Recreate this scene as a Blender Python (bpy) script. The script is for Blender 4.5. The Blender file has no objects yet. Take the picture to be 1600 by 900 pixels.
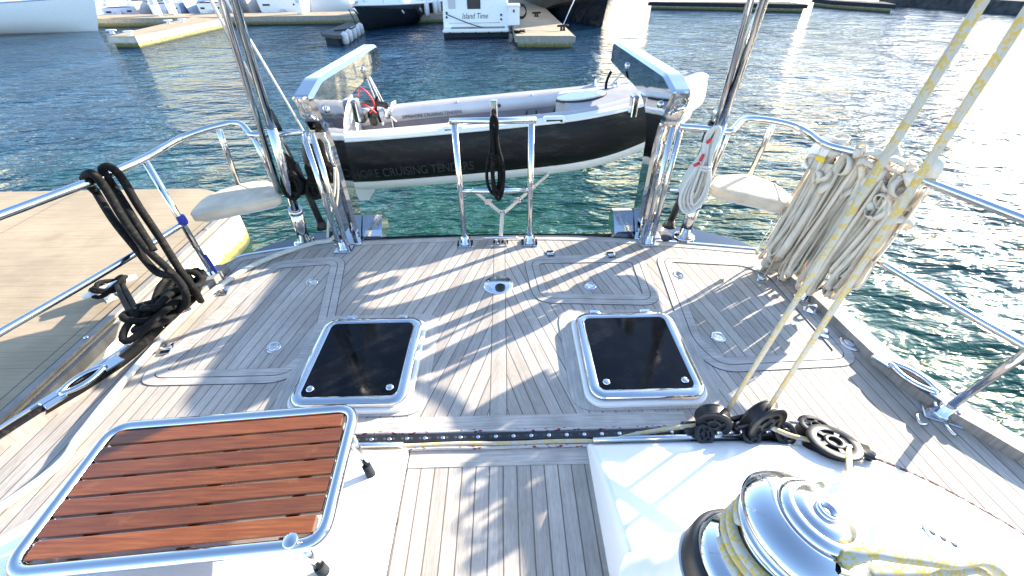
import bpy, math, random
from mathutils import Vector, Matrix
random.seed(7)
PI = math.pi
scene = bpy.context.scene
col = scene.collection

# ------------------------------------------------------------------ camera
F = 650.0; CAM_H = 1.65
def _n(v):
    l = math.sqrt(sum(a*a for a in v)); return [a/l for a in v]
def _dot(a, b): return sum(x*y for x, y in zip(a, b))
def _cr(a, b): return [a[1]*b[2]-a[2]*b[1], a[2]*b[0]-a[0]*b[2], a[0]*b[1]-a[1]*b[0]]
_up = _n([-10, 830, -650]); _f0 = [-17, 505, 650]
_k = _dot(_f0, _up); _fw = _n([_f0[i]-_k*_up[i] for i in range(3)])
_rt = _cr(_up, _fw)
if _rt[0] < 0: _rt = [-a for a in _rt]
RW = [_rt, _fw, _up]
def _ray(x, y):
    c = [(x-800)/F, (450-y)/F, 1.0]
    return [_dot(RW[i], c) for i in range(3)]
def _on(x, y, ax, v):
    d = _ray(x, y); o = (0, 0, CAM_H); s = (v-o[ax])/d[ax]
    return Vector([o[i]+s*d[i] for i in range(3)])
# measured points of the place: where a sight line meets a known horizontal / upright plane
def PZ(x, y, z=0.0): return _on(x, y, 2, z)
def PX(x, y, v): return _on(x, y, 0, v)
def PY(x, y, v): return _on(x, y, 1, v)

cam_d = bpy.data.cameras.new('camera'); cam = bpy.data.objects.new('camera', cam_d); col.objects.link(cam)
cam_d.sensor_width = 36; cam_d.lens = 36*F/1600; cam_d.clip_start = 0.02; cam_d.clip_end = 3000
# columns: right, up, back in world axes
rightv = Vector([RW[i][0] for i in range(3)]); upv = Vector([RW[i][1] for i in range(3)]); fwdv = Vector([RW[i][2] for i in range(3)])
M4 = Matrix((( rightv.x, upv.x, -fwdv.x, 0), (rightv.y, upv.y, -fwdv.y, 0), (rightv.z, upv.z, -fwdv.z, CAM_H), (0, 0, 0, 1)))
cam.matrix_world = M4
scene.camera = cam

# ------------------------------------------------------------------ light
SUN_AZ, SUN_EL = 59.0, 20.0
world = bpy.data.worlds.new('World'); scene.world = world; world.use_nodes = True
wn = world.node_tree; bg = wn.nodes['Background']
sky = wn.nodes.new('ShaderNodeTexSky'); sky.sky_type = 'NISHITA'; sky.sun_disc = False
sky.sun_elevation = math.radians(SUN_EL); sky.sun_rotation = math.radians(SUN_AZ)
sky.air_density = 1.0; sky.dust_density = 0.6; sky.ozone_density = 2.3
wn.links.new(sky.outputs[0], bg.inputs[0]); bg.inputs[1].default_value = 0.148
sd = bpy.data.lights.new('sun', 'SUN'); sd.energy = 5.0; sd.angle = math.radians(0.5); sd.color = (1.0, 0.90, 0.74)
so = bpy.data.objects.new('sun', sd); col.objects.link(so)
az, el = math.radians(SUN_AZ), math.radians(SUN_EL)
sdir = Vector((math.sin(az)*math.cos(el), math.cos(az)*math.cos(el), math.sin(el)))
so.rotation_euler = sdir.to_track_quat('Z', 'Y').to_euler(); so.location = (30, 20, 20)
scene.view_settings.view_transform = 'Standard'; scene.view_settings.look = 'None'
scene.view_settings.exposure = 2.0; scene.view_settings.gamma = 1.0
scene.view_settings.use_curve_mapping = False

# ------------------------------------------------------------------ materials
class NT:
    def __init__(s, name):
        s.m = bpy.data.materials.new(name); s.m.use_nodes = True; s.t = s.m.node_tree
        s.b = s.t.nodes['Principled BSDF']
    def new(s, typ, **kw):
        n = s.t.nodes.new('ShaderNode'+typ)
        for k, v in kw.items(): setattr(n, k, v)
        return n
    def L(s, a, b): s.t.links.new(a, b)
    def val(s, inp, v):
        if hasattr(v, 'is_output') or hasattr(v, 'links'): s.L(v, inp)
        else: inp.default_value = v
    def math(s, op, a, b=0.0, c=0.0, clamp=False):
        n = s.new('Math', operation=op); n.use_clamp = clamp
        s.val(n.inputs[0], a); s.val(n.inputs[1], b); s.val(n.inputs[2], c)
        return n.outputs[0]
    def noise(s, vec, scale, detail=3, rough=0.55):
        n = s.new('TexNoise'); s.L(vec, n.inputs['Vector']); n.inputs['Scale'].default_value = scale
        n.inputs['Detail'].default_value = detail; n.inputs['Roughness'].default_value = rough
        return n.outputs[0]
    def ramp(s, fac, stops):
        n = s.new('ValToRGB'); s.L(fac, n.inputs[0]); e = n.color_ramp.elements
        while len(e) < len(stops): e.new(0.5)
        for i, (p, c) in enumerate(stops): e[i].position = p; e[i].color = (*c, 1)
        return n.outputs[0]
    def mix(s, fac, a, b, typ='MIX'):
        n = s.new('Mix', data_type='RGBA', blend_type=typ)
        s.val(n.inputs[0], fac)
        for i, v in ((6, a), (7, b)):
            if isinstance(v, tuple): n.inputs[i].default_value = (*v, 1)
            else: s.L(v, n.inputs[i])
        return n.outputs[2]
    def mr(s, v, a, b, c, d):
        n = s.new('MapRange'); s.L(v, n.inputs[0])
        for i, q in enumerate((a, b, c, d)): n.inputs[i+1].default_value = q
        return n.outputs[0]
    def comb(s, x, y, z):
        n = s.new('CombineXYZ')
        for i, v in enumerate((x, y, z)): s.val(n.inputs[i], v)
        return n.outputs[0]
    def bump(s, h, strength, dist):
        n = s.new('Bump'); s.L(h, n.inputs['Height']); n.inputs['Strength'].default_value = strength
        n.inputs['Distance'].default_value = dist; s.L(n.outputs[0], s.b.inputs['Normal']); return n
    def pos(s): return s.new('NewGeometry').outputs['Position']
    def obj(s): return s.new('TexCoord').outputs['Object']

def simple(name, c, rough=0.5, metal=0.0, var=0.12, scale=8.0, bump=0.0, bscale=60.0, coat=0.0, rvar=0.0):
    t = NT(name); p = t.obj()
    n = t.noise(p, scale, 4)
    lo = tuple(max(0, x*(1-var)) for x in c); hi = tuple(min(1, x*(1+var)) for x in c)
    t.L(t.ramp(n, [(0.3, lo), (0.7, hi)]), t.b.inputs['Base Color'])
    t.b.inputs['Metallic'].default_value = metal
    if rvar:
        t.L(t.mr(t.noise(p, scale*3, 5), 0.3, 0.75, rough, rough+rvar), t.b.inputs['Roughness'])
    else: t.b.inputs['Roughness'].default_value = rough
    if coat: t.b.inputs['Coat Weight'].default_value = coat
    if bump: t.bump(t.noise(p, bscale, 3), bump, 0.004)
    return t.m

def teak_deck(name, straight=False, width=0.062):
    t = NT(name); p = t.pos(); s = t.new('SeparateXYZ'); t.L(p, s.inputs[0])
    x = t.math('ADD', s.outputs[0], 0.055); y = s.outputs[1]
    ax = t.math('ABSOLUTE', x)
    if straight: tt = t.math('ADD', x, 3.03)
    else:
        k = t.mr(ax, 0.75, 1.75, 0.30, 0.05)
        tt = t.math('ADD', ax, t.math('MULTIPLY', t.math('SUBTRACT', y, 2.0), k))
        tt = t.math('ADD', tt, 2.0)
    wob = t.math('MULTIPLY', t.math('SUBTRACT', t.noise(p, 2.5, 2), 0.5), 0.006)
    tt = t.math('ADD', tt, wob)
    u = t.math('DIVIDE', tt, width)
    fr = t.math('FRACT', u); idx = t.math('FLOOR', u)
    e = t.math('MULTIPLY', t.math('MINIMUM', fr, t.math('SUBTRACT', 1.0, fr)), width)
    if not straight:
        inside = t.math('LESS_THAN', ax, 0.04)
        ek = t.math('ABSOLUTE', t.math('SUBTRACT', ax, 0.04))
        e = t.math('MINIMUM', t.math('ADD', e, t.math('MULTIPLY', inside, 1.0)), ek)
        idx = t.math('MULTIPLY', idx, t.math('SUBTRACT', 1.0, inside))
    seam = t.mr(e, 0.0012, 0.0036, 1.0, 0.0)
    side = t.math('SIGN', x)
    wn_ = t.new('TexWhiteNoise'); t.L(t.comb(idx, side, 3.3), wn_.inputs['Vector'])
    r = wn_.outputs['Value']
    gv = t.comb(t.math('MULTIPLY', tt, 90.0), t.math('MULTIPLY', y, 5.0), t.math('MULTIPLY', idx, 7.3))
    grain = t.noise(gv, 1.0, 6, 0.62)
    gv2 = t.comb(t.math('MULTIPLY', tt, 420.0), t.math('MULTIPLY', y, 26.0), idx)
    fine = t.noise(gv2, 1.0, 3, 0.6)
    patch = t.noise(p, 3.0, 5, 0.6)
    c1 = t.ramp(grain, [(0.25, (0.285, 0.255, 0.228)), (0.5, (0.405, 0.37, 0.335)), (0.75, (0.515, 0.475, 0.435))])
    c2 = t.mix(0.30, c1, t.ramp(fine, [(0.35, (0.15, 0.125, 0.105)), (0.65, (0.54, 0.50, 0.45))]))
    v = t.math('ADD', t.math('MULTIPLY', r, 0.34), 0.80)
    v = t.math('MULTIPLY', v, t.mr(patch, 0.3, 0.7, 0.84, 1.14))
    c3 = t.mix(1.0, c2, t.comb(v, v, v), 'MULTIPLY')
    warm = t.mix(t.mr(t.noise(p, 1.3, 3), 0.42, 0.72, 0.0, 0.36), c3, (0.38, 0.29, 0.205))
    c4 = t.mix(seam, warm, (0.115, 0.10, 0.09))
    t.L(c4, t.b.inputs['Base Color']); t.b.inputs['Roughness'].default_value = 0.72
    t.b.inputs['Specular IOR Level'].default_value = 0.3
    h = t.math('ADD', t.math('MULTIPLY', fine, 0.35), t.math('MULTIPLY', t.math('SUBTRACT', 1.0, seam), 1.0))
    t.bump(h, 0.5, 0.0015)
    return t.m

def teak_plain(name, c=(0.41, 0.375, 0.34), axis=0, var=0.3):
    t = NT(name); p = t.pos(); s = t.new('SeparateXYZ'); t.L(p, s.inputs[0])
    a, b = (s.outputs[0], s.outputs[1]) if axis == 0 else (s.outputs[1], s.outputs[0])
    g = t.noise(t.comb(t.math('MULTIPLY', a, 6.0), t.math('MULTIPLY', b, 120.0), 0.0), 1.0, 6, 0.62)
    pa = t.noise(p, 7.0, 4)
    lo = tuple(x*(1-var) for x in c); hi = tuple(x*(1+var) for x in c)
    cc = t.ramp(g, [(0.28, lo), (0.72, hi)])
    v = t.mr(pa, 0.3, 0.7, 0.82, 1.15)
    t.L(t.mix(1.0, cc, t.comb(v, v, v), 'MULTIPLY'), t.b.inputs['Base Color'])
    t.b.inputs['Roughness'].default_value = 0.72; t.b.inputs['Specular IOR Level'].default_value = 0.3
    t.bump(g, 0.35, 0.0012)
    return t.m

def varnish(name):
    t = NT(name); p = t.pos(); s = t.new('SeparateXYZ'); t.L(p, s.inputs[0])
    oi = t.new('ObjectInfo').outputs['Random']
    g = t.noise(t.comb(t.math('MULTIPLY', s.outputs[0], 7.0), t.math('MULTIPLY', s.outputs[1], 140.0), t.math('MULTIPLY', oi, 20.0)), 1.0, 6, 0.65)
    w = t.noise(t.comb(t.math('MULTIPLY', s.outputs[0], 2.0), t.math('MULTIPLY', s.outputs[1], 22.0), t.math('MULTIPLY', oi, 9.0)), 1.0, 3, 0.5)
    c = t.ramp(g, [(0.2, (0.050, 0.013, 0.004)), (0.5, (0.135, 0.038, 0.009)), (0.8, (0.23, 0.078, 0.018))])
    c = t.mix(t.mr(w, 0.4, 0.7, 0.0, 0.5), c, (0.085, 0.022, 0.006))
    vv = t.mr(oi, 0.0, 1.0, 0.72, 1.35)
    c = t.mix(1.0, c, t.comb(vv, vv, t.math('MULTIPLY', vv, 0.9)), 'MULTIPLY')
    wear = t.mr(t.noise(p, 11.0, 5, 0.65), 0.62, 0.75, 0.0, 0.4)
    c = t.mix(wear, c, (0.24, 0.10, 0.035))
    t.L(c, t.b.inputs['Base Color']); t.L(t.mr(t.noise(p, 6.0, 4), 0.35, 0.7, 0.24, 0.46), t.b.inputs['Roughness'])
    t.b.inputs['Coat Weight'].default_value = 0.5; t.b.inputs['Coat Roughness'].default_value = 0.16
    t.bump(g, 0.15, 0.001)
    return t.m

def rope_mat(name, base, fleck, flecks=0.35, around=5.0, along=16.0, rough=0.8):
    t = NT(name); uv = t.new('TexCoord').outputs['UV']; s = t.new('SeparateXYZ'); t.L(uv, s.inputs[0])
    u, v = s.outputs[0], s.outputs[1]      # turns around, metres along
    a = t.math('ADD', t.math('MULTIPLY', u, around), t.math('MULTIPLY', v, along))
    b = t.math('SUBTRACT', t.math('MULTIPLY', u, around), t.math('MULTIPLY', v, along))
    ca = t.math('FLOOR', a); cb = t.math('FLOOR', b)
    w = t.new('TexWhiteNoise'); t.L(t.comb(ca, cb, 1.7), w.inputs['Vector'])
    blot = t.noise(t.comb(t.math('MULTIPLY', u, 2.0), t.math('MULTIPLY', v, 34.0), 0.0), 1.0, 2)
    f = t.math('MULTIPLY', t.math('LESS_THAN', w.outputs['Value'], 0.6), t.math('GREATER_THAN', blot, 1.0-flecks*1.45))
    fa = t.math('ABSOLUTE', t.math('SUBTRACT', t.math('FRACT', t.math('MULTIPLY', a, 4.0)), 0.5))
    fb = t.math('ABSOLUTE', t.math('SUBTRACT', t.math('FRACT', t.math('MULTIPLY', b, 4.0)), 0.5))
    h = t.math('MINIMUM', fa, fb)
    c = t.mix(f, base, fleck)
    sh = t.mr(h, 0.0, 0.25, 0.72, 1.0)
    t.L(t.mix(1.0, c, t.comb(sh, sh, sh), 'MULTIPLY'), t.b.inputs['Base Color'])
    t.b.inputs['Roughness'].default_value = rough
    t.bump(h, 0.6, 0.0015)
    return t.m

def chrome_mat(name, c=(0.62, 0.62, 0.63), rough=0.06, wav=0.0, wscale=6.0):
    t = NT(name); p = t.obj()
    t.b.inputs['Base Color'].default_value = (*c, 1); t.b.inputs['Metallic'].default_value = 1.0
    t.L(t.mr(t.noise(p, 30.0, 4), 0.35, 0.75, rough, rough+0.10), t.b.inputs['Roughness'])
    if wav: t.bump(t.noise(p, wscale, 1), wav, 0.01)
    return t.m

def water_mat():
    t = NT('water'); p = t.pos(); s = t.new('SeparateXYZ'); t.L(p, s.inputs[0])
    def lay(scale, rot, sx, sy, detail):
        mp = t.new('Mapping'); t.L(p, mp.inputs[0]); mp.inputs['Rotation'].default_value = (0, 0, math.radians(rot))
        mp.inputs['Scale'].default_value = (sx, sy, 1)
        n = t.new('TexNoise'); t.L(mp.outputs[0], n.inputs['Vector']); n.inputs['Scale'].default_value = scale
        n.inputs['Detail'].default_value = detail; n.inputs['Roughness'].default_value = 0.5
        n.inputs['Distortion'].default_value = 0.6
        return n.outputs[0]
    a = lay(0.55, 20, 0.6, 1.5, 2); b = lay(1.9, -12, 0.7, 1.7, 3); c = lay(6.0, 8, 0.8, 1.6, 3)
    h = t.math('ADD', t.math('MULTIPLY', a, 0.30), t.math('ADD', t.math('MULTIPLY', b, 0.20), t.math('MULTIPLY', c, 0.055)))
    gust = t.math('MULTIPLY', t.mr(t.noise(p, 0.09, 3), 0.35, 0.65, 0.75, 1.2), t.mr(t.noise(p, 0.45, 3), 0.3, 0.7, 0.55, 1.4))
    h = t.math('MULTIPLY', h, gust)
    t.bump(h, 1.0, 0.88)
    # body colour: greener close to the yacht, bluer with distance
    d = t.math('ADD', t.math('ABSOLUTE', s.outputs[0]), s.outputs[1])
    f = t.mr(d, 5.0, 22.0, 0.0, 1.0)
    c0 = t.mix(f, (0.007, 0.050, 0.030), (0.007, 0.036, 0.070))
    t.L(c0, t.b.inputs['Base Color'])
    t.b.inputs['Roughness'].default_value = 0.055; t.b.inputs['IOR'].default_value = 1.33
    return t.m

M = {}
M['deck'] = teak_deck('weathered_teak_planking'); M['sole'] = teak_deck('teak_sole_planking', True, 0.0565)
M['teak_x'] = teak_plain('teak_margin_athwart', axis=0); M['teak_y'] = teak_plain('teak_margin_lengthwise', axis=1)
M['cap'] = teak_plain('teak_cap_rail', (0.25, 0.225, 0.20), 1)
M['varnish'] = varnish('varnished_mahogany')
M['caulk'] = simple('black_caulk', (0.05, 0.047, 0.047), 0.7)
M['gel'] = simple('white_gelcoat', (0.80, 0.79, 0.77), 0.22, var=0.02, coat=0.2)
M['gelgrey'] = simple('grey_gelcoat', (0.52, 0.52, 0.54), 0.4, var=0.05)
M['navy'] = simple('navy_gelcoat', (0.012, 0.017, 0.032), 0.12, var=0.25, coat=0.5, rvar=0.1)
M['satinplate'] = chrome_mat('brushed_plate', (0.80, 0.80, 0.82), 0.14)
M['chrome'] = chrome_mat('polished_stainless'); M['chrome_wavy'] = chrome_mat('polished_stainless_plate', (0.52, 0.53, 0.54), rough=0.02, wav=0.42, wscale=4.0)
M['steel'] = chrome_mat('satin_stainless', (0.62, 0.62, 0.63), 0.2)
M['glass'] = simple('black_hatch_glass', (0.002, 0.002, 0.003), 0.05, var=0.3, rvar=0.10, scale=3.0)
def dusty(m):
    nt = m.node_tree; b = nt.nodes['Principled BSDF']; tc = nt.nodes.new('ShaderNodeTexCoord')
    n = nt.nodes.new('ShaderNodeTexNoise'); n.inputs['Scale'].default_value = 7.0; n.inputs['Detail'].default_value = 9; n.inputs['Roughness'].default_value = 0.72
    nt.links.new(tc.outputs['Object'], n.inputs['Vector'])
    r = nt.nodes.new('ShaderNodeValToRGB'); r.color_ramp.elements[0].position = 0.46; r.color_ramp.elements[0].color = (0.002, 0.002, 0.003, 1)
    r.color_ramp.elements[1].position = 0.85; r.color_ramp.elements[1].color = (0.018, 0.018, 0.021, 1)
    nt.links.new(n.outputs[0], r.inputs[0]); nt.links.new(r.outputs[0], b.inputs['Base Color'])
dusty(M['glass'])
M['glass'].node_tree.nodes['Principled BSDF'].inputs['Specular IOR Level'].default_value = 0.18
M['black'] = simple('black_plastic', (0.018, 0.018, 0.02), 0.35, var=0.3, rvar=0.2)
M['alloy'] = simple('black_anodised_alloy', (0.035, 0.037, 0.042), 0.3, metal=0.6, var=0.2, rvar=0.2)
M['hyp'] = simple('charcoal_hypalon', (0.008, 0.008, 0.010), 0.40, var=0.35, scale=3.0, bump=0.1, rvar=0.15)
def scuffed(m):
    nt = m.node_tree; b = nt.nodes['Principled BSDF']; tc = nt.nodes.new('ShaderNodeTexCoord'); mp = nt.nodes.new('ShaderNodeMapping')
    mp.inputs['Scale'].default_value = (1.6, 1.0, 6.0); nt.links.new(tc.outputs['Object'], mp.inputs[0])
    n = nt.nodes.new('ShaderNodeTexNoise'); n.inputs['Scale'].default_value = 2.2; n.inputs['Detail'].default_value = 9; n.inputs['Roughness'].default_value = 0.7
    nt.links.new(mp.outputs[0], n.inputs['Vector'])
    r = nt.nodes.new('ShaderNodeValToRGB'); r.color_ramp.elements[0].position = 0.5; r.color_ramp.elements[0].color = (0.007, 0.007, 0.009, 1)
    r.color_ramp.elements[1].position = 0.8; r.color_ramp.elements[1].color = (0.05, 0.045, 0.04, 1)
    nt.links.new(n.outputs[0], r.inputs[0]); nt.links.new(r.outputs[0], b.inputs['Base Color'])
scuffed(M['hyp'])
M['hyp'].node_tree.nodes['Principled BSDF'].inputs['Specular IOR Level'].default_value = 0.25
M['hypletter'] = simple('faded_grey_lettering', (0.019, 0.020, 0.023), 0.5, var=0.1)
M['pad'] = simple('grey_nonskid_pad', (0.38, 0.37, 0.39), 0.85, var=0.08, bump=0.6, bscale=220)
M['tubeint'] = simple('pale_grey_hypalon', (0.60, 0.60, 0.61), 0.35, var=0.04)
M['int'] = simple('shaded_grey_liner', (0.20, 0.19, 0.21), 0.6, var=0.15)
M['canvas'] = simple('cream_canvas', (0.58, 0.48, 0.365), 0.85, var=0.16, scale=9, bump=0.9, bscale=16)
M['webbing'] = simple('cream_webbing', (0.62, 0.53, 0.42), 0.8, var=0.14, scale=9, bump=0.35, bscale=150)
M['blue'] = simple('blue_webbing', (0.015, 0.03, 0.30), 0.7, var=0.2)
M['yellow'] = simple('yellow_tag', (0.75, 0.50, 0.03), 0.6)
M['red'] = simple('red_plastic', (0.50, 0.02, 0.025), 0.5)
M['ink'] = simple('dark_grey_lettering', (0.05, 0.05, 0.06), 0.5)
M['blackrope'] = rope_mat('black_braided_rope', (0.005, 0.005, 0.005), (0.018, 0.016, 0.014), 0.30, 6, 60)
M['blackrope'].node_tree.nodes['Principled BSDF'].inputs['Specular IOR Level'].default_value = 0.2
M['yrope'] = rope_mat('white_rope_yellow_flecks', (0.52, 0.50, 0.44), (0.62, 0.45, 0.12), 0.36, 9, 150)
M['redrope'] = rope_mat('white_rope_red_flecks', (0.50, 0.46, 0.44), (0.16, 0.025, 0.03), 0.30, 3, 40)
M['wrope'] = rope_mat('white_braided_rope', (0.66, 0.63, 0.58), (0.45, 0.36, 0.30), 0.22, 5, 60)
M['hose'] = simple('pale_hose', (0.56, 0.54, 0.48), 0.55, var=0.12, scale=20)
M['water'] = water_mat()
M['white'] = simple('white_paint', (0.80, 0.80, 0.80), 0.3, var=0.03)
M['farwin'] = simple('dark_window', (0.02, 0.025, 0.035), 0.1)
M['bluehull'] = simple('pale_blue_hull', (0.45, 0.55, 0.72), 0.25, var=0.05)
M['darkhull'] = simple('black_hull', (0.012, 0.014, 0.018), 0.15, var=0.3, coat=0.3)
M['rub'] = simple('dark_rubber', (0.03, 0.035, 0.04), 0.7)
M['greycover'] = simple('charcoal_deck_mat', (0.05, 0.052, 0.055), 0.8)
M['rock'] = simple('dark_rock', (0.06, 0.06, 0.065), 0.9, var=0.4, scale=2)

for q in ('rock', 'rub'): M[q].node_tree.nodes['Principled BSDF'].inputs['Specular IOR Level'].default_value = 0.05
def dock_mat():
    t = NT('weathered_dock_timber'); p = t.pos(); s = t.new('SeparateXYZ'); t.L(p, s.inputs[0])
    g = t.noise(t.comb(t.math('MULTIPLY', s.outputs[0], 2.0), t.math('MULTIPLY', s.outputs[1], 40.0), 0.0), 1.0, 6, 0.65)
    pa = t.noise(p, 1.5, 5)
    sp = t.noise(p, 28.0, 3)
    c = t.ramp(g, [(0.25, (0.27, 0.205, 0.13)), (0.75, (0.37, 0.29, 0.195))])
    v = t.mr(pa, 0.3, 0.7, 0.82, 1.12)
    c = t.mix(1.0, c, t.comb(v, v, v), 'MULTIPLY')
    c = t.mix(t.mr(sp, 0.66, 0.74, 0.0, 0.45), c, (0.16, 0.11, 0.07))
    st_ = t.noise(p, 0.8, 6, 0.68)
    c = t.mix(t.mr(st_, 0.56, 0.68, 0.0, 0.40), c, (0.15, 0.105, 0.065))
    c = t.mix(t.mr(t.noise(p, 2.3, 6, 0.7), 0.60, 0.70, 0.0, 0.5), c, (0.38, 0.30, 0.21))
    jy = t.math('ABSOLUTE', t.math('SUBTRACT', t.math('FRACT', t.math('DIVIDE', s.outputs[1], 0.19)), 0.5))
    c = t.mix(t.mr(jy, 0.005, 0.022, 0.42, 0.0), c, (0.07, 0.05, 0.035))
    jx = t.math('ABSOLUTE', t.math('SUBTRACT', t.math('FRACT', t.math('DIVIDE', t.math('ADD', s.outputs[0], 0.3), 2.4)), 0.5))
    c = t.mix(t.mr(jx, 0.0015, 0.004, 0.7, 0.0), c, (0.06, 0.045, 0.03))
    t.L(c, t.b.inputs['Base Color']); t.b.inputs['Roughness'].default_value = 0.85
    t.bump(g, 0.4, 0.004); return t.m
M['dock'] = dock_mat()
def dockside_mat():
    t = NT('pale_concrete_float'); p = t.pos(); s = t.new('SeparateXYZ'); t.L(p, s.inputs[0])
    n = t.noise(p, 3.0, 6, 0.6)
    zz = t.math('ADD', s.outputs[2], t.math('MULTIPLY', t.math('SUBTRACT', t.noise(p, 9.0, 4), 0.5), 0.16))
    c = t.ramp(n, [(0.3, (0.42, 0.39, 0.33)), (0.7, (0.60, 0.57, 0.50))])
    c = t.mix(t.mr(zz, -1.36, -1.28, 1.0, 0.0), c, (0.15, 0.15, 0.05))
    c = t.mix(t.mr(zz, -1.47, -1.42, 1.0, 0.0), c, (0.03, 0.035, 0.015))
    t.L(c, t.b.inputs['Base Color']); t.b.inputs['Roughness'].default_value = 0.8
    t.bump(n, 0.4, 0.01); return t.m
M['dockside'] = dockside_mat()

# ------------------------------------------------------------------ mesh helpers
def crom(pts, n=8, closed=False):
    P = [Vector(p) for p in pts]
    if len(P) < 3: return P
    out = []; m = len(P)
    rng = range(m) if closed else range(m-1)
    for i in rng:
        if closed: p0, p1, p2, p3 = P[(i-1) % m], P[i], P[(i+1) % m], P[(i+2) % m]
        else: p0, p1, p2, p3 = P[max(i-1, 0)], P[i], P[i+1], P[min(i+2, m-1)]
        for k in range(n):
            t = k/n; t2 = t*t; t3 = t2*t
            out.append(0.5*((2*p1)+(-p0+p2)*t+(2*p0-5*p1+4*p2-p3)*t2+(-p0+3*p1-3*p2+p3)*t3))
    if not closed: out.append(P[-1])
    return out

def rrect(w, h, r, n=6):
    out = []
    for cx, cy, a0 in ((w/2-r, h/2-r, 0), (-w/2+r, h/2-r, 90), (-w/2+r, -h/2+r, 180), (w/2-r, -h/2+r, 270)):
        for i in range(n+1):
            a = math.radians(a0+90*i/n); out.append((cx+r*math.cos(a), cy+r*math.sin(a)))
    return out

def round_poly(pts, r, n=5):
    out = []; m = len(pts)
    for i in range(m):
        p = Vector(pts[i][:2]).to_2d(); a = Vector(pts[i-1][:2]).to_2d(); b = Vector(pts[(i+1) % m][:2]).to_2d()
        da, db = (a-p), (b-p); ra = min(r, da.length*0.45); rb = min(r, db.length*0.45)
        s, e = p+da.normalized()*ra, p+db.normalized()*rb
        for k in range(n+1):
            t = k/n; q = s*(1-t)**2+p*2*t*(1-t)+e*t*t; out.append((q.x, q.y))
    return out

def inset(poly, d):
    m = len(poly); out = []; P = [Vector(p) for p in poly]
    area = sum(P[i].x*P[(i+1) % m].y-P[(i+1) % m].x*P[i].y for i in range(m)); sg = 1 if area > 0 else -1
    for i in range(m):
        e1 = (P[i]-P[i-1]); e2 = (P[(i+1) % m]-P[i])
        if e1.length < 1e-7: e1 = e2
        if e2.length < 1e-7: e2 = e1
        n1 = Vector((-e1.y, e1.x)).normalized()*sg; n2 = Vector((-e2.y, e2.x)).normalized()*sg
        b = n1+n2; b = b.normalized() if b.length > 1e-6 else n1
        k = max(0.5, b.dot(n1)); q = P[i]+b*(d/k); out.append((q.x, q.y))
    return out

def ring_poly(pts, r, d, n=6):
    return round_poly(inset([tuple(p[:2]) for p in pts], d), max(r-d, 0.012), n)

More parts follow.
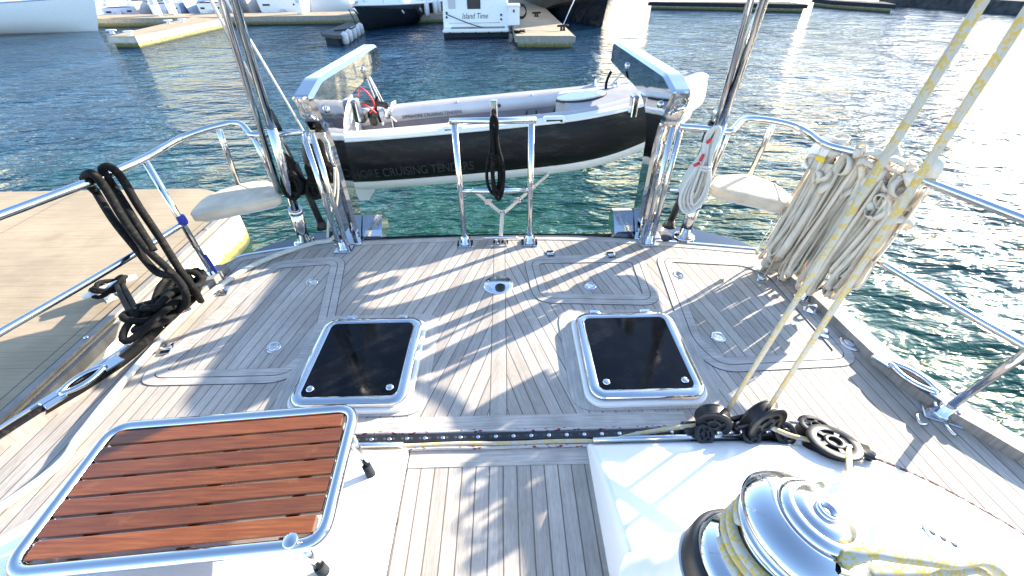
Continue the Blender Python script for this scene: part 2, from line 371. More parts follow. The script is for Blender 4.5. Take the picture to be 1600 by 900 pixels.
class MB:
    def __init__(s): s.v = []; s.f = []; s.sm = []; s.uv = []
    def add(s, vs, fs, smooth=False, uvs=None, mat=None):
        o = len(s.v)
        s.v += [tuple(mat @ Vector(p)) if mat else tuple(p) for p in vs]
        for i, f in enumerate(fs):
            s.f.append([o+k for k in f]); s.sm.append(smooth)
            s.uv.append(uvs[i] if uvs else [(0, 0)]*len(f))
        return s
    def box(s, c, d, rot=0.0, mat=None, bev=0.0):
        x, y, z = d[0]/2, d[1]/2, d[2]/2
        R = Matrix.Translation(Vector(c)) @ Matrix.Rotation(rot, 4, 'Z')
        if mat: R = mat @ R
        if bev > 0:
            b = min(bev, x*0.49, y*0.49, z*0.49)
            l0 = inset([(x, y), (-x, y), (-x, -y), (x, -y)], b)
            full = round_poly([(x, y), (-x, y), (-x, -y), (x, -y)], b, 3)
            inn = round_poly(l0, b*0.6, 3)
            rings = [(inn, -z), (full, -z+b), (full, z-b), (inn, z)]
            vs = []; fs = []; m = len(full)
            for ring, zz in rings: vs += [(p[0], p[1], zz) for p in ring]
            for k in range(3):
                for i in range(m): fs.append((k*m+i, k*m+(i+1) % m, (k+1)*m+(i+1) % m, (k+1)*m+i))
            fs.append(tuple(range(m-1, -1, -1))); fs.append(tuple(range(3*m, 4*m)))
            return s.add(vs, fs, False, None, R)
        vs = [(a, b, c2) for a in (-x, x) for b in (-y, y) for c2 in (-z, z)]
        fs = [(0, 1, 3, 2), (4, 6, 7, 5), (0, 4, 5, 1), (2, 3, 7, 6), (0, 2, 6, 4), (1, 5, 7, 3)]
        return s.add(vs, fs, False, None, R)
    def tube(s, pts, r, n=12, closed=False, flat=None):
        P = [Vector(p) for p in pts]
        Q = [P[0]]
        for p in P[1:]:
            if (p-Q[-1]).length > 1e-5: Q.append(p)
        P = Q; m = len(P)
        if m < 2: return s
        T = []
        for i in range(m):
            if closed: d = P[(i+1) % m]-P[i-1]
            else: d = P[min(i+1, m-1)]-P[max(i-1, 0)]
            T.append(d.normalized() if d.length > 1e-9 else Vector((0, 0, 1)))
        up = Vector((0, 0, 1)) if abs(T[0].z) < 0.9 else Vector((1, 0, 0))
        N = (up-T[0]*up.dot(T[0])).normalized(); fr = []
        for i in range(m):
            N = (N-T[i]*N.dot(T[i])); N = N.normalized() if N.length > 1e-6 else T[i].orthogonal().normalized()
            fr.append((N.copy(), T[i].cross(N)))
        vs = []; Lc = [0.0]
        for i in range(1, m): Lc.append(Lc[-1]+(P[i]-P[i-1]).length)
        for i in range(m):
            rr = r[i] if isinstance(r, (list, tuple)) else r
            for k in range(n):
                a = 2*PI*k/n; ca, sa = math.cos(a), math.sin(a)
                if flat: ca, sa = ca*flat[0], sa*flat[1]
                vs.append(P[i]+fr[i][0]*(ca*rr)+fr[i][1]*(sa*rr))
        fs = []; uv = []
        seg = m if closed else m-1
        for i in range(seg):
            j = (i+1) % m
            v0 = Lc[i]; v1 = Lc[i+1] if i+1 < m else Lc[-1]+(P[0]-P[-1]).length
            for k in range(n):
                k2 = (k+1) % n
                fs.append((i*n+k, i*n+k2, j*n+k2, j*n+k)); uv.append([(k/n, v0), ((k+1)/n, v0), ((k+1)/n, v1), (k/n, v1)])
        s.add(vs, fs, True, uv)
        if not closed:
            o = len(s.v)-m*n
            s.f.append([o+k for k in range(n-1, -1, -1)]); s.sm.append(False); s.uv.append([(0, 0)]*n)
            s.f.append([o+(m-1)*n+k for k in range(n)]); s.sm.append(False); s.uv.append([(0, 0)]*n)
        return s
    def lathe(s, prof, n=32, mat=None, smooth=True, cap=True):
        vs = []; fs = []
        for r, z in prof:
            for k in range(n):
                a = 2*PI*k/n; vs.append((r*math.cos(a), r*math.sin(a), z))
        for i in range(len(prof)-1):
            for k in range(n): fs.append((i*n+k, i*n+(k+1) % n, (i+1)*n+(k+1) % n, (i+1)*n+k))
        s.add(vs, fs, smooth, None, mat)
        if cap:
            o = len(s.v)-len(vs)
            s.f.append([o+k for k in range(n-1, -1, -1)]); s.sm.append(False); s.uv.append([(0, 0)]*n)
            q = o+(len(prof)-1)*n
            s.f.append([q+k for k in range(n)]); s.sm.append(False); s.uv.append([(0, 0)]*n)
        return s
    def prism(s, poly, z0, z1, mat=None, bev=0.0, smooth=False):
        m = len(poly)
        rings = [(poly, z0), (poly, z1)] if bev <= 0 else [(poly, z0), (poly, z1-bev), (inset(poly, bev*0.35), z1-bev*0.3), (inset(poly, bev), z1)]
        vs = []; fs = []
        area = sum(poly[i][0]*poly[(i+1) % m][1]-poly[(i+1) % m][0]*poly[i][1] for i in range(m))
        for ring, z in rings: vs += [(p[0], p[1], z) for p in ring]
        K = len(rings)
        for k in range(K-1):
            for i in range(m):
                q = (k*m+i, k*m+(i+1) % m, (k+1)*m+(i+1) % m, (k+1)*m+i); fs.append(q if area > 0 else q[::-1])
        a, b = tuple(range(m-1, -1, -1)), tuple(range((K-1)*m, K*m))
        s.add(vs, fs, smooth, None, mat)
        s.add(vs, [a if area > 0 else a[::-1], b if area > 0 else b[::-1]], False, None, mat)
        return s
    def ring(s, outer, inner, z0, z1):
        m = len(outer); vs = []
        for ring, z in ((outer, z0), (outer, z1), (inner, z1), (inner, z0)): vs += [(p[0], p[1], z) for p in ring]
        fs = []
        area = sum(outer[i][0]*outer[(i+1) % m][1]-outer[(i+1) % m][0]*outer[i][1] for i in range(m))
        for k in range(4):
            for i in range(m):
                q = (k*m+i, k*m+(i+1) % m, ((k+1) % 4)*m+(i+1) % m, ((k+1) % 4)*m+i); fs.append(q if area > 0 else q[::-1])
        return s.add(vs, fs)
    def grid(s, rows, smooth=True, closed=False):
        R, C = len(rows), len(rows[0]); vs = [p for r in rows for p in r]; fs = []
        for i in range(R-1):
            for j in range(C if closed else C-1):
                j2 = (j+1) % C; fs.append((i*C+j, i*C+j2, (i+1)*C+j2, (i+1)*C+j))
        return s.add(vs, fs, smooth)
    def ribbon(s, pts, w, side, th=0.002):
        """flat webbing: a thin closed strip of width w along pts"""
        P = [Vector(p) for p in pts]; m = len(P); rows = []
        for i in range(m):
            d = (P[min(i+1, m-1)]-P[max(i-1, 0)]).normalized(); sd = side[i] if isinstance(side, list) else Vector(side)
            sd = (sd-d*sd.dot(d)).normalized(); nn = d.cross(sd)
            rows.append([P[i]-sd*w/2+nn*th/2, P[i]+sd*w/2+nn*th/2, P[i]+sd*w/2-nn*th/2, P[i]-sd*w/2-nn*th/2])
        return s.grid(rows, True, True)
    def build(s, name, mat, parent=None, origin=None):
        off = Vector((0, 0, 0))
        if parent is not None: off = world_loc(parent)
        loc = Vector(origin)-off if origin is not None else Vector((0, 0, 0))
        base = off+loc
        me = bpy.data.meshes.new(name)
        me.from_pydata([tuple(Vector(v)-base) for v in s.v], [], s.f)
        ul = me.uv_layers.new(name='UVMap')
        flat = [c for f in s.uv for c in f]
        for i, c in enumerate(flat): ul.data[i].uv = c
        me.polygons.foreach_set('use_smooth', s.sm)
        me.materials.append(mat); me.update()
        o = bpy.data.objects.new(name, me); col.objects.link(o); o.location = loc
        if parent is not None: o.parent = parent
        return o

def world_loc(o):
    v = Vector((0, 0, 0))
    while o is not None: v = v+Vector(o.location); o = o.parent
    return v
def tag(o, label=None, cat=None, group=None, kind=None):
    if label: o['label'] = label
    if cat: o['category'] = cat
    if group: o['group'] = group
    if kind: o['kind'] = kind
    return o
def thing(name, loc, label, cat, group=None):
    o = bpy.data.objects.new(name, None); o.empty_display_size = 0.1; col.objects.link(o); o.location = loc
    return tag(o, label, cat, group)
def copy_tree(o, parent=None):
    c = o.copy(); col.objects.link(c)
    if parent is not None: c.parent = parent
    for ch in [k for k in bpy.data.objects if k.parent == o]: copy_tree(ch, c)
    return c
def frame_z(base, tip):
    """local z along base->tip, origin at base"""
    d = (Vector(tip)-Vector(base)).normalized()
    return Matrix.Translation(Vector(base)) @ d.to_track_quat('Z', 'Y').to_matrix().to_4x4()
def text_mesh(name, body, origin, right, up, size, mat, parent=None, extrude=0.001, shear=0.0, width=None):
    cu = bpy.data.curves.new(name, 'FONT'); cu.body = body; cu.size = size; cu.extrude = extrude; cu.shear = shear
    tmp = bpy.data.objects.new(name+'_tmp', cu); col.objects.link(tmp)
    me = bpy.data.meshes.new_from_object(tmp.evaluated_get(bpy.context.evaluated_depsgraph_get()))
    bpy.data.objects.remove(tmp)
    r = Vector(right).normalized(); u = Vector(up); u = (u-r*u.dot(r)).normalized(); n = r.cross(u)
    xs = [v.co.x for v in me.vertices]
    sx = (width/(max(xs)-min(xs))) if width else 1.0
    off = world_loc(parent) if parent is not None else Vector((0, 0, 0))
    for v in me.vertices: v.co = Vector(origin)+r*(v.co.x*sx)+u*v.co.y+n*v.co.z-off
    me.materials.clear(); me.materials.append(mat); me.name = name
    o = bpy.data.objects.new(name, me); col.objects.link(o)
    if parent is not None: o.parent = parent
    return o

CX = -0.055          # centre line of the yacht
WZ = -1.5            # water level

# ------------------------------------------------------------------ water
mb = MB(); mb.add([(-400, -150, WZ), (400, -150, WZ), (400, 600, WZ), (-400, 600, WZ)], [(0, 1, 2, 3)])
tag(mb.build('water', M['water']), kind='structure')

# ------------------------------------------------------------------ the yacht
yacht = thing('sailing_yacht', (CX, 1.0, WZ), 'after deck of a dark blue sailing yacht laid with grey weathered teak', 'sailing yacht')
hull_top = [(-2.75, -1.2), (-2.55, 0.4), (-2.28, 1.3), (-2.10, 1.76), (-2.05, 2.40), (-1.78, 2.72), (-1.52, 2.85), (-1.22, 2.92), (-1.03, 2.93),
            (-0.97, 2.79), (-0.5, 2.80), (-0.05, 2.80), (0.4, 2.79), (0.85, 2.77), (0.93, 2.91), (1.25, 2.89), (1.5, 2.80), (1.72, 2.66), (1.93, 2.40),
            (1.985, 1.70), (2.15, 1.20), (2.45, 0.4), (2.65, -1.2)][::-1]
mb = MB(); m = len(hull_top)
rows = []
for z, k, dy in ((-0.008, 1.0, 0.0), (-0.03, 1.004, 0.0), (-0.5, 0.97, -0.12), (-1.1, 0.88, -0.3), (-1.8, 0.7, -0.6)):
    rows.append([(CX+(p[0]-CX)*k, p[1]+(dy if p[1] > 2 else dy*0.2), z) for p in hull_top])
mb.grid(rows, True, True)
mb.add([(p[0], p[1], -0.008) for p in hull_top], [tuple(range(m))])
mb.build('hull', M['navy'], yacht)
deck_poly = [(-2.66, -1.2), (-2.47, 0.4), (-2.2, 1.437), (-2.031, 1.758), (-1.99, 2.25), (-1.96, 2.45), (-1.928, 2.505), (-1.817, 2.558), (-1.264, 2.69), (-0.446, 2.735), (-0.057, 2.745),
             (0.524, 2.72), (1.035, 2.64), (1.445, 2.563), (1.80, 2.49), (1.85, 2.43), (1.87, 2.185), (1.93, 1.638), (2.02, 1.38), (2.12, 1.15), (2.36, 0.4), (2.55, -1.2)]
mb = MB(); mb.prism(deck_poly[::-1], -0.006, 0.0); mb.build('deck', M['deck'], yacht)
# stern margin plank and bright edging strip
def strip(mb, pts, w, z0, z1, side=1):
    """flat strip following pts, w wide to its left"""
    P = [Vector(p[:2]) for p in pts]; n = len(P); inner = []
    for i in range(n):
        d = (P[min(i+1, n-1)]-P[max(i-1, 0)]).normalized(); nn = Vector((-d.y, d.x))*side
        inner.append(P[i]+nn*w)
    for i in range(n-1):
        q = [P[i], P[i+1], inner[i+1], inner[i]]
        vs = [(a.x, a.y, z) for z in (z0, z1) for a in q]
        mb.add(vs, [(3, 2, 1, 0), (4, 5, 6, 7), (0, 1, 5, 4), (1, 2, 6, 5), (2, 3, 7, 6), (3, 0, 4, 7)])
    return mb
stern_line = crom([(p[0], p[1], 0) for p in deck_poly[6:15]], 6)
strip(MB(), stern_line, 0.052, 0.001, 0.004, -1).build('stern_margin', M['teak_x'], yacht)
strip(MB(), stern_line, 0.02, 0.0, 0.012, 1).build('stern_edging', M['chrome'], yacht)
# wooden cap rails with bulwarks
capL = [(-2.62, -1.2, 0), (-2.42, 0.4, 0), (-2.067, 1.35, 0), (-1.965, 1.605, 0), (-1.92, 1.949, 0), (-1.90, 2.36, 0)]
capR = [(2.52, -1.2, 0), (2.33, 0.4, 0), (2.08, 0.9, 0), (1.949, 1.126, 0), (1.875, 1.4, 0), (1.84, 1.859, 0), (1.80, 2.20, 0)]
for pts, sd in ((capL, 1), (capR, -1)):
    pp = crom(pts, 6)
    strip(MB(), pp, 0.075, 0.0, 0.052, sd).build('cap_rail', M['cap'], yacht)
    q = [Vector(p)+Vector((-sd*0.079, 0, 0)) for p in pp]
    strip(MB(), q, 0.03, 0.0, 0.046, sd).build('rubbing_strip', M['chrome'], yacht)

# lockers: planked lids inside double margins
def locker(pts, lat, hinges, ang=0.0):
    poly = ring_poly(pts, 0.13, 0.0)
    mb = MB(); mb.ring(poly, ring_poly(pts, 0.13, 0.100), 0.0005, 0.0022); lid = mb.build('locker_lid', M['caulk'], yacht)
    a, b, c, d = [ring_poly(pts, 0.13, q) for q in (0.003, 0.047, 0.052, 0.097)]
    MB().ring(a, b, 0.0022, 0.004).build('margin', M['teak_x'], lid)
    MB().ring(c, d, 0.0022, 0.0048).build('margin', M['teak_x'], lid)
    for x, y in lat:
        T = Matrix.Translation((x, y, 0))
        lt = MB().lathe([(0.040, 0.0), (0.040, 0.004), (0.036, 0.007), (0.024, 0.007), (0.022, 0.003)], 24, T).build('latch', M['chrome'], lid)
    for x, y, r in hinges:
        mb = MB(); mb.box((x, y, 0.006), (0.05, 0.085, 0.008), r, bev=0.003)
        mb.tube([Vector((x, y, 0.014))+Matrix.Rotation(r, 3, 'Z') @ Vector((dx, 0, 0)) for dx in (-0.025, 0.025)], 0.008, 8)
        mb.build('hinge', M['chrome'], lid)
    return lid
def g(x, y): v = PZ(x, y); return (v.x, v.y)
locker([(-1.90, 1.37), (-1.10, 1.37), (-0.985, 1.64), (-1.15, 2.52), (-1.66, 2.47)], [g(488, 441), g(428, 543)], [(*g(352, 455), 0.2), (*g(262, 546), 0.2)])
locker([(0.11, 2.47), (0.97, 2.47), (0.94, 1.90), (0.16, 1.95)], [g(922, 447)], [(*g(860, 398), 0.05), (*g(955, 400), 0.05)])
locker([(1.05, 2.47), (1.66, 2.39), (1.82, 2.22), (1.83, 1.40), (1.05, 1.37), (0.965, 1.60)], [g(1060, 430), g(1122, 527)], [(*g(1190, 437), -0.5), (*g(1285, 521), -0.5)])
# steel deck plate and filler cap
pl = MB().lathe([(0.098, 0.0), (0.098, 0.003), (0.092, 0.006), (0.001, 0.006)], 40, Matrix.Translation((-0.06, 2.145, 0))).build('deck_plate', M['satinplate'], yacht)
MB().lathe([(0.034, 0.0), (0.034, 0.012), (0.026, 0.02), (0.018, 0.01)], 20, Matrix.Translation((-0.047, 2.10, 0.006))).build('plug', M['black'], pl)
mb = MB()
for k in range(8):
    a = k*PI/4+0.3; mb.lathe([(0.006, 0), (0.005, 0.002)], 8, Matrix.Translation((-0.06+0.075*math.cos(a), 2.145+0.075*math.sin(a), 0.006)))
mb.build('screws', M['steel'], pl)
p = PZ(1331, 537)
fc = MB().lathe([(0.062, 0), (0.062, 0.008), (0.054, 0.014), (0.05, 0.012), (0.03, 0.012), (0.028, 0.016), (0.001, 0.016)], 32, Matrix.Translation((p.x, p.y, 0))).build('filler_cap', M['chrome'], yacht)
MB().lathe([(0.012, 0), (0.011, 0.003)], 12, Matrix.Translation((p.x, p.y, 0.016))).build('key_hole', M['black'], fc)

# deck hatches
def hatch(cx, cy, w, h, sgn):
    T = Matrix.Translation((cx, cy, 0))
    sur = MB().ring([(cx+a, cy+b) for a, b in round_poly([(-w/2-0.085, -h/2-0.03), (w/2+0.085, -h/2-0.03), (w/2+0.085, h/2+0.075), (-w/2-0.085, h/2+0.075)], 0.11, 6)],
                    [(cx+a, cy+b) for a, b in round_poly([(-w/2, -h/2), (w/2, -h/2), (w/2, h/2), (-w/2, h/2)], 0.06, 6)], 0.0005, 0.0045).build('surround', M['teak_y'], yacht)
    rim = MB().ring(*[[(cx+a, cy+b) for a, b in round_poly([(-ww/2, -hh/2), (ww/2, -hh/2), (ww/2, hh/2), (-ww/2, hh/2)], 0.11, 6)] for ww, hh in ((w+0.178, h+0.113), (w+0.17, h+0.105))], 0.0005, 0.0035)
    hh_ = MB().prism(rrect(w+0.035, h+0.035, 0.085), 0.0, 0.026, T, bev=0.008).build('hatch', M['gel'], yacht)
    mb = MB(); o = rrect(w, h, 0.075, 8); i1 = rrect(w-0.02, h-0.02, 0.068, 8); i2 = rrect(w-0.10, h-0.10, 0.035, 8)
    rows = [[(cx+p[0], cy+p[1], z) for p in ring] for ring, z in ((o, 0.024), (o, 0.044), (i1, 0.056), (rrect(w-0.08, h-0.08, 0.042, 8), 0.058), (i2, 0.052))]
    mb.grid(rows, True, True); mb.build('frame', M['chrome'], hh_)
    MB().prism(rrect(w-0.096, h-0.096, 0.035), 0.03, 0.054, T, bev=0.002).build('pane', M['glass'], hh_)
    for sx in (-1, 1):
        MB().lathe([(0.019, 0.0), (0.019, 0.006), (0.015, 0.010), (0.006, 0.0115), (0.0005, 0.0118)], 20, Matrix.Translation((cx+sx*(w/2-0.088), cy-h/2+0.092, 0.054))).build('knob', M['chrome'], hh_)
        mb = MB(); mb.box((cx+sx*(w*0.27), cy+h/2+0.018, 0.028), (0.062, 0.05, 0.012), bev=0.004)
        mb.tube([(cx+sx*(w*0.27)-0.031, cy+h/2+0.004, 0.04), (cx+sx*(w*0.27)+0.031, cy+h/2+0.004, 0.04)], 0.009, 10); mb.build('hinge', M['chrome'], hh_)
hatch(-0.762, 1.492, 0.555, 0.60, -1)
hatch(0.655, 1.495, 0.555, 0.60, 1)

# walkway sole between the coamings
MB().prism([(-0.428, -1.2), (0.326, -1.2), (0.326, 0.985), (-0.428, 0.985)], 0.0, 0.004).build('walkway_sole', M['sole'], yacht)
MB().prism([(-0.428, 0.905), (0.326, 0.905), (0.326, 0.985), (-0.428, 0.985)], 0.0045, 0.0065).build('sole_margin', M['teak_x'], yacht)
mb = MB(); mb.prism([(-1.15, 1.078), (0.80, 1.078), (0.80, 1.150), (-1.15, 1.150)], 0.0005, 0.0045); mb.build('track_margin', M['teak_x'], yacht)
MB().prism([(-1.25, 0.988), (1.15, 0.988), (1.15, 1.076), (-1.25, 1.076)], 0.0005, 0.0035).build('track_gutter', M['gelgrey'], yacht)

# white coamings either side of the walkway
bR = crom([(0.326, 0.985, 0), (0.60, 0.985, 0), (0.843, 0.985, 0), (1.117, 0.975, 0), (1.37, 0.935, 0), (1.534, 0.857, 0), (1.689, 0.735, 0), (1.86, 0.52, 0), (2.05, 0.15, 0), (2.2, -0.4, 0), (2.28, -1.2, 0)], 8)
def bdist(x, y):
    best = 9
    for i in range(len(bR)-1):
        a, b = bR[i], bR[i+1]; d = b-a; q = Vector((x, y, 0))-a
        t = max(0, min(1, q.dot(d)/max(d.dot(d), 1e-9))); best = min(best, (q-d*t).length)
    return best
def coam_z(d): return 0.03+0.30*0.9*(1-math.exp(-max(d-0.0, 0)/0.9))*1.25 + 0.02*min(1, d/0.06)
def coaming(mirror):
    mb = MB(); rows = []
    N = 26
    for b in bR:
        x0, y0 = b.x, b.y
        row = []
        fx = lambda x: x if not mirror else 2*CX-x
        row.append((fx(x0), y0, 0.0)); row.append((fx(x0), y0, 0.022))
        for j in range(N+1):
            t = j/N; x = x0+(0.36-x0)*(t**1.2)*0.0; y = y0+(-1.3-y0)*(t**1.35)
            # stations march towards the bow at constant x
            z = coam_z(bdist(x, y)) if j else 0.03
            row.append((fx(x0), y if j else y0-0.004, z))
        rows.append(row)
    # inner wall towards the walkway, with a rolled edge
    first = rows[0]; wall = []
    for k, (kx, kz) in enumerate(((0.0, 0.0), (0.06, 0.35), (0.13, 0.72), (0.19, 0.92), (0.27, 1.0))):
        w = []
        for (x, y, z) in first:
            zz = 0.003 if k == 0 else z*kz
            w.append(((x+(kx*z if not mirror else -kx*z)), y, zz))
        wall.append(w)
    rows2 = wall+[[(p[0], p[1], p[2]) for p in r] for r in rows[1:]]
    # keep stations outside the rolled edge
    edge = wall[-1]; out = wall[:]
    for r in rows[1:]:
        rr = []
        for j, p in enumerate(r):
            e = edge[j][0]
            x = max(p[0], e+0.012) if not mirror else min(p[0], e-0.012)
            rr.append((x, p[1], p[2]))
        out.append(rr)
    if mirror: out = [r[::-1] for r in out]
    mb.grid(out, True); return mb.build('cockpit_coaming', M['gel'], yacht)
cR = coaming(False); cL = coaming(True)
# bright trim along the back of each coaming
mb = MB(); mb.tube([(0.35, 0.988, 0.045), (0.7, 0.992, 0.045), (1.02, 0.99, 0.045)], 0.012, 10); mb.build('coaming_trim', M['chrome'], yacht)
mb = MB(); mb.tube([(-0.455, 0.988, 0.045), (-0.8, 0.992, 0.045), (-1.13, 0.99, 0.045)], 0.012, 10); mb.build('coaming_trim', M['chrome'], yacht)

# fairleads in the cap rail, and deck cleat at the stern
def fairlead(a, b, zt):
    a, b = Vector(a), Vector(b); d = (b-a).normalized(); n = Vector((-d.y, d.x, 0)); c = (a+b)/2; L = (b-a).length; mb = MB()
    for s_ in (-1, 1):
        pts = [c+d*(L*0.5*q)+n*(s_*(0.034*(1-q*q)+0.004))+Vector((0, 0, zt+0.012)) for q in [k/8-1 for k in range(17)]]
        mb.tube(pts, 0.0135, 10)
        e = c+d*(s_*(L*0.5+0.03))+Vector((0, 0, zt+0.004)); mb.box(tuple(e), (0.085, 0.07, 0.016), math.atan2(d.y, d.x), bev=0.006)
    return mb.build('fairlead', M['chrome'], yacht)
fairlead((1.892, 1.355, 0), (1.975, 1.175, 0), 0.055); fairlead((-2.04, 1.45, 0), (-2.12, 1.28, 0), 0.055)
def cleat(c, ang, L, parent, mat, h=0.045, r=0.011, name='cleat'):
    d = Vector((math.cos(ang), math.sin(ang), 0)); c = Vector(c); mb = MB()
    mb.tube([c-d*L/2+Vector((0, 0, h-0.004)), c-d*L/3+Vector((0, 0, h)), c+d*L/3+Vector((0, 0, h)), c+d*L/2+Vector((0, 0, h-0.004))], [r*0.75, r, r, r*0.75], 10)
    for k in (-1, 1):
        mb.tube([c+d*k*L*0.12, c+d*k*L*0.12+Vector((0, 0, h))], [r*1.2, r*0.9], 10)
        mb.box(tuple(c+d*k*L*0.12+Vector((0, 0, 0.003))), (L*0.2, r*4, 0.006), ang, bev=0.002)
    return mb.build(name, mat, parent)
cleat((-0.045, 2.66, 0.0), 0.0, 0.26, yacht, M['chrome'])
p = PZ(1395, 0); 
# pad eyes and a folding stanchion foot on the starboard side deck
for (x, y) in ((1265, 487), (1225, 437)):
    q = PZ(x, y); mb = MB(); mb.box((q.x, q.y, 0.006), (0.08, 0.05, 0.012), -0.6, bev=0.004)
    mb.tube(crom([(q.x-0.02, q.y+0.01, 0.01), (q.x-0.015, q.y+0.008, 0.045), (q.x+0.015, q.y-0.008, 0.045), (q.x+0.02, q.y-0.01, 0.01)], 5), 0.007, 8)
    mb.build('pad_eye', M['chrome'], yacht)

# ------------------------------------------------------------------ stern rails
def foot(mb, x, y, s=1.0, ang=0.0):
    mb.box((x, y, 0.007), (0.11*s, 0.085*s, 0.014), ang, bev=0.004)
    mb.lathe([(0.03*s, 0.014), (0.03*s, 0.02), (0.0235*s, 0.024), (0.0235*s, 0.075), (0.02*s, 0.078)], 16, Matrix.Translation((x, y, 0)))
    for a in (-1, 1):
        R = Matrix.Rotation(ang, 3, 'Z'); v = R @ Vector((a*0.033*s, 0.0, 0))
        mb.box((x+v.x, y+v.y, 0.035), (0.012, 0.03, 0.045), ang, bev=0.003)
TR = 0.0195
railL = thing('stern_rail', (-1.948, 2.262, 0), 'polished stern rail on the left, with black line looped over it beside the quay', 'guard rail', 'stern rails at the two quarters')
topL = [PZ(475, 206, 0.845), PZ(430, 209, 0.842), PZ(395, 211, 0.845), PZ(388, 206, 0.855), PZ(377, 195, 0.88), PZ(360, 193, 0.885), PZ(340, 197, 0.88), PZ(312, 205, 0.87), PZ(283, 216, 0.855), PZ(252, 233, 0.84), PZ(225, 248, 0.825), PZ(175, 270, 0.82), PZ(123, 291, 0.82), (-2.25, 1.35, 0.82), (-2.42, 0.6, 0.82), (-2.52, -0.4, 0.82)]
MB().tube(crom(topL, 7), TR, 14).build('top_rail', M['chrome'], railL)
mb = MB(); foot(mb, -1.948, 2.262, 1.05, 0.25); mb.build('base_plate', M['chrome'], railL)
MB().tube([(-1.948, 2.262, 0.02), topL[10]], 0.0175, 14).build('stanchion', M['chrome'], railL)
MB().tube([PZ(340, 197, 0.88), PY(372, 287, 2.74)], 0.0165, 14).build('stanchion', M['chrome'], railL)
lowL = [(-1.952, 2.262, 0.425), PZ(210, 397, 0.41), PZ(123, 449, 0.40), (-2.28, 1.1, 0.40), (-2.42, 0.3, 0.40)]
MB().tube(crom(lowL, 6), 0.0165, 12).build('lower_rail', M['chrome'], railL)
for dx in (0.0, 0.052):
    MB().tube([(-1.215+dx, 2.595, 0.02), (-1.225+dx, 2.60, 0.845)], 0.0175, 14).build('end_post', M['chrome'], railL)
mb = MB(); foot(mb, -1.19, 2.597, 1.15); mb.build('base_plate', M['chrome'], railL)
MB().tube([PZ(438, 304, 0.40), PZ(400, 300, 0.42)], 0.0165, 12).build('seat_bracket', M['chrome'], railL)
MB().tube([PZ(395, 211, 0.845), PZ(438, 304, 0.42)], 0.0165, 12).build('stanchion', M['chrome'], railL)

railR = thing('stern_rail', (1.823, 2.274, 0), 'polished stern rail on the right, half hidden by hanging cream straps', 'guard rail', 'stern rails at the two quarters')
topR = [PZ(1062, 198, 0.845), PZ(1100, 201, 0.842), PZ(1138, 206, 0.845), PZ(1147, 201, 0.855), PZ(1160, 188, 0.88), PZ(1180, 186, 0.885), PZ(1212, 190, 0.88), PZ(1240, 197, 0.87), PZ(1265, 209, 0.855), PZ(1292, 227, 0.84), (1.90, 2.12, 0.83), (1.95, 1.92, 0.82), (2.03, 1.6, 0.82), (2.2, 0.9, 0.82), (2.42, -0.4, 0.82)]
MB().tube(crom(topR, 7), TR, 14).build('top_rail', M['chrome'], railR)
mb = MB(); foot(mb, 1.823, 2.274, 1.05, -0.3); mb.build('base_plate', M['chrome'], railR)
mb = MB(); foot(mb, 1.80, 1.93, 0.8, -0.3); mb.build('base_plate', M['chrome'], railR)
mb = MB(); foot(mb, 1.965, 1.10, 1.25, -0.5); mb.build('base_plate', M['chrome'], railR)
for q in (-0.055, 0.055):
    MB().tube(crom([(1.91+q*0.8, 1.08-q*0.5, 0.01), (1.88+q*0.8, 1.06-q*0.5, 0.02), (1.87+q*0.9, 1.02-q*0.5, 0.02), (1.90+q*0.8, 1.02-q*0.5, 0.01)], 5), 0.007, 8).build('pad_loop', M['chrome'], railR)
MB().tube([(1.965, 1.10, 0.03), (2.15, 1.10, 0.82)], 0.0175, 14).build('stanchion', M['chrome'], railR)
MB().tube([(1.823, 2.274, 0.02), (1.865, 2.25, 0.835)], 0.0175, 14).build('stanchion', M['chrome'], railR)
MB().tube([PZ(1210, 190, 0.88), PY(1172, 272, 2.74)], 0.0165, 14).build('stanchion', M['chrome'], railR)
lowR = [(1.845, 2.262, 0.42), (1.93, 1.85, 0.40), PZ(1477, 470, 0.38), (2.2, 0.9, 0.38), (2.35, 0.2, 0.38)]
MB().tube(crom(lowR, 6), 0.0165, 12).build('lower_rail', M['chrome'], railR)
for dx in (0.0, -0.05):
    MB().tube([(1.065+dx, 2.605, 0.02), (1.09+dx, 2.61, 0.845)], 0.0175, 14).build('end_post', M['chrome'], railR)
mb = MB(); foot(mb, 1.045, 2.607, 1.15); mb.build('base_plate', M['chrome'], railR)
MB().tube([PZ(1108, 296, 0.41), PZ(1045, 296, 0.43)], 0.0165, 12).build('seat_bracket', M['chrome'], railR)
MB().tube([PZ(1138, 206, 0.845), PZ(1105, 290, 0.43)], 0.0165, 12).build('stanchion', M['chrome'], railR)

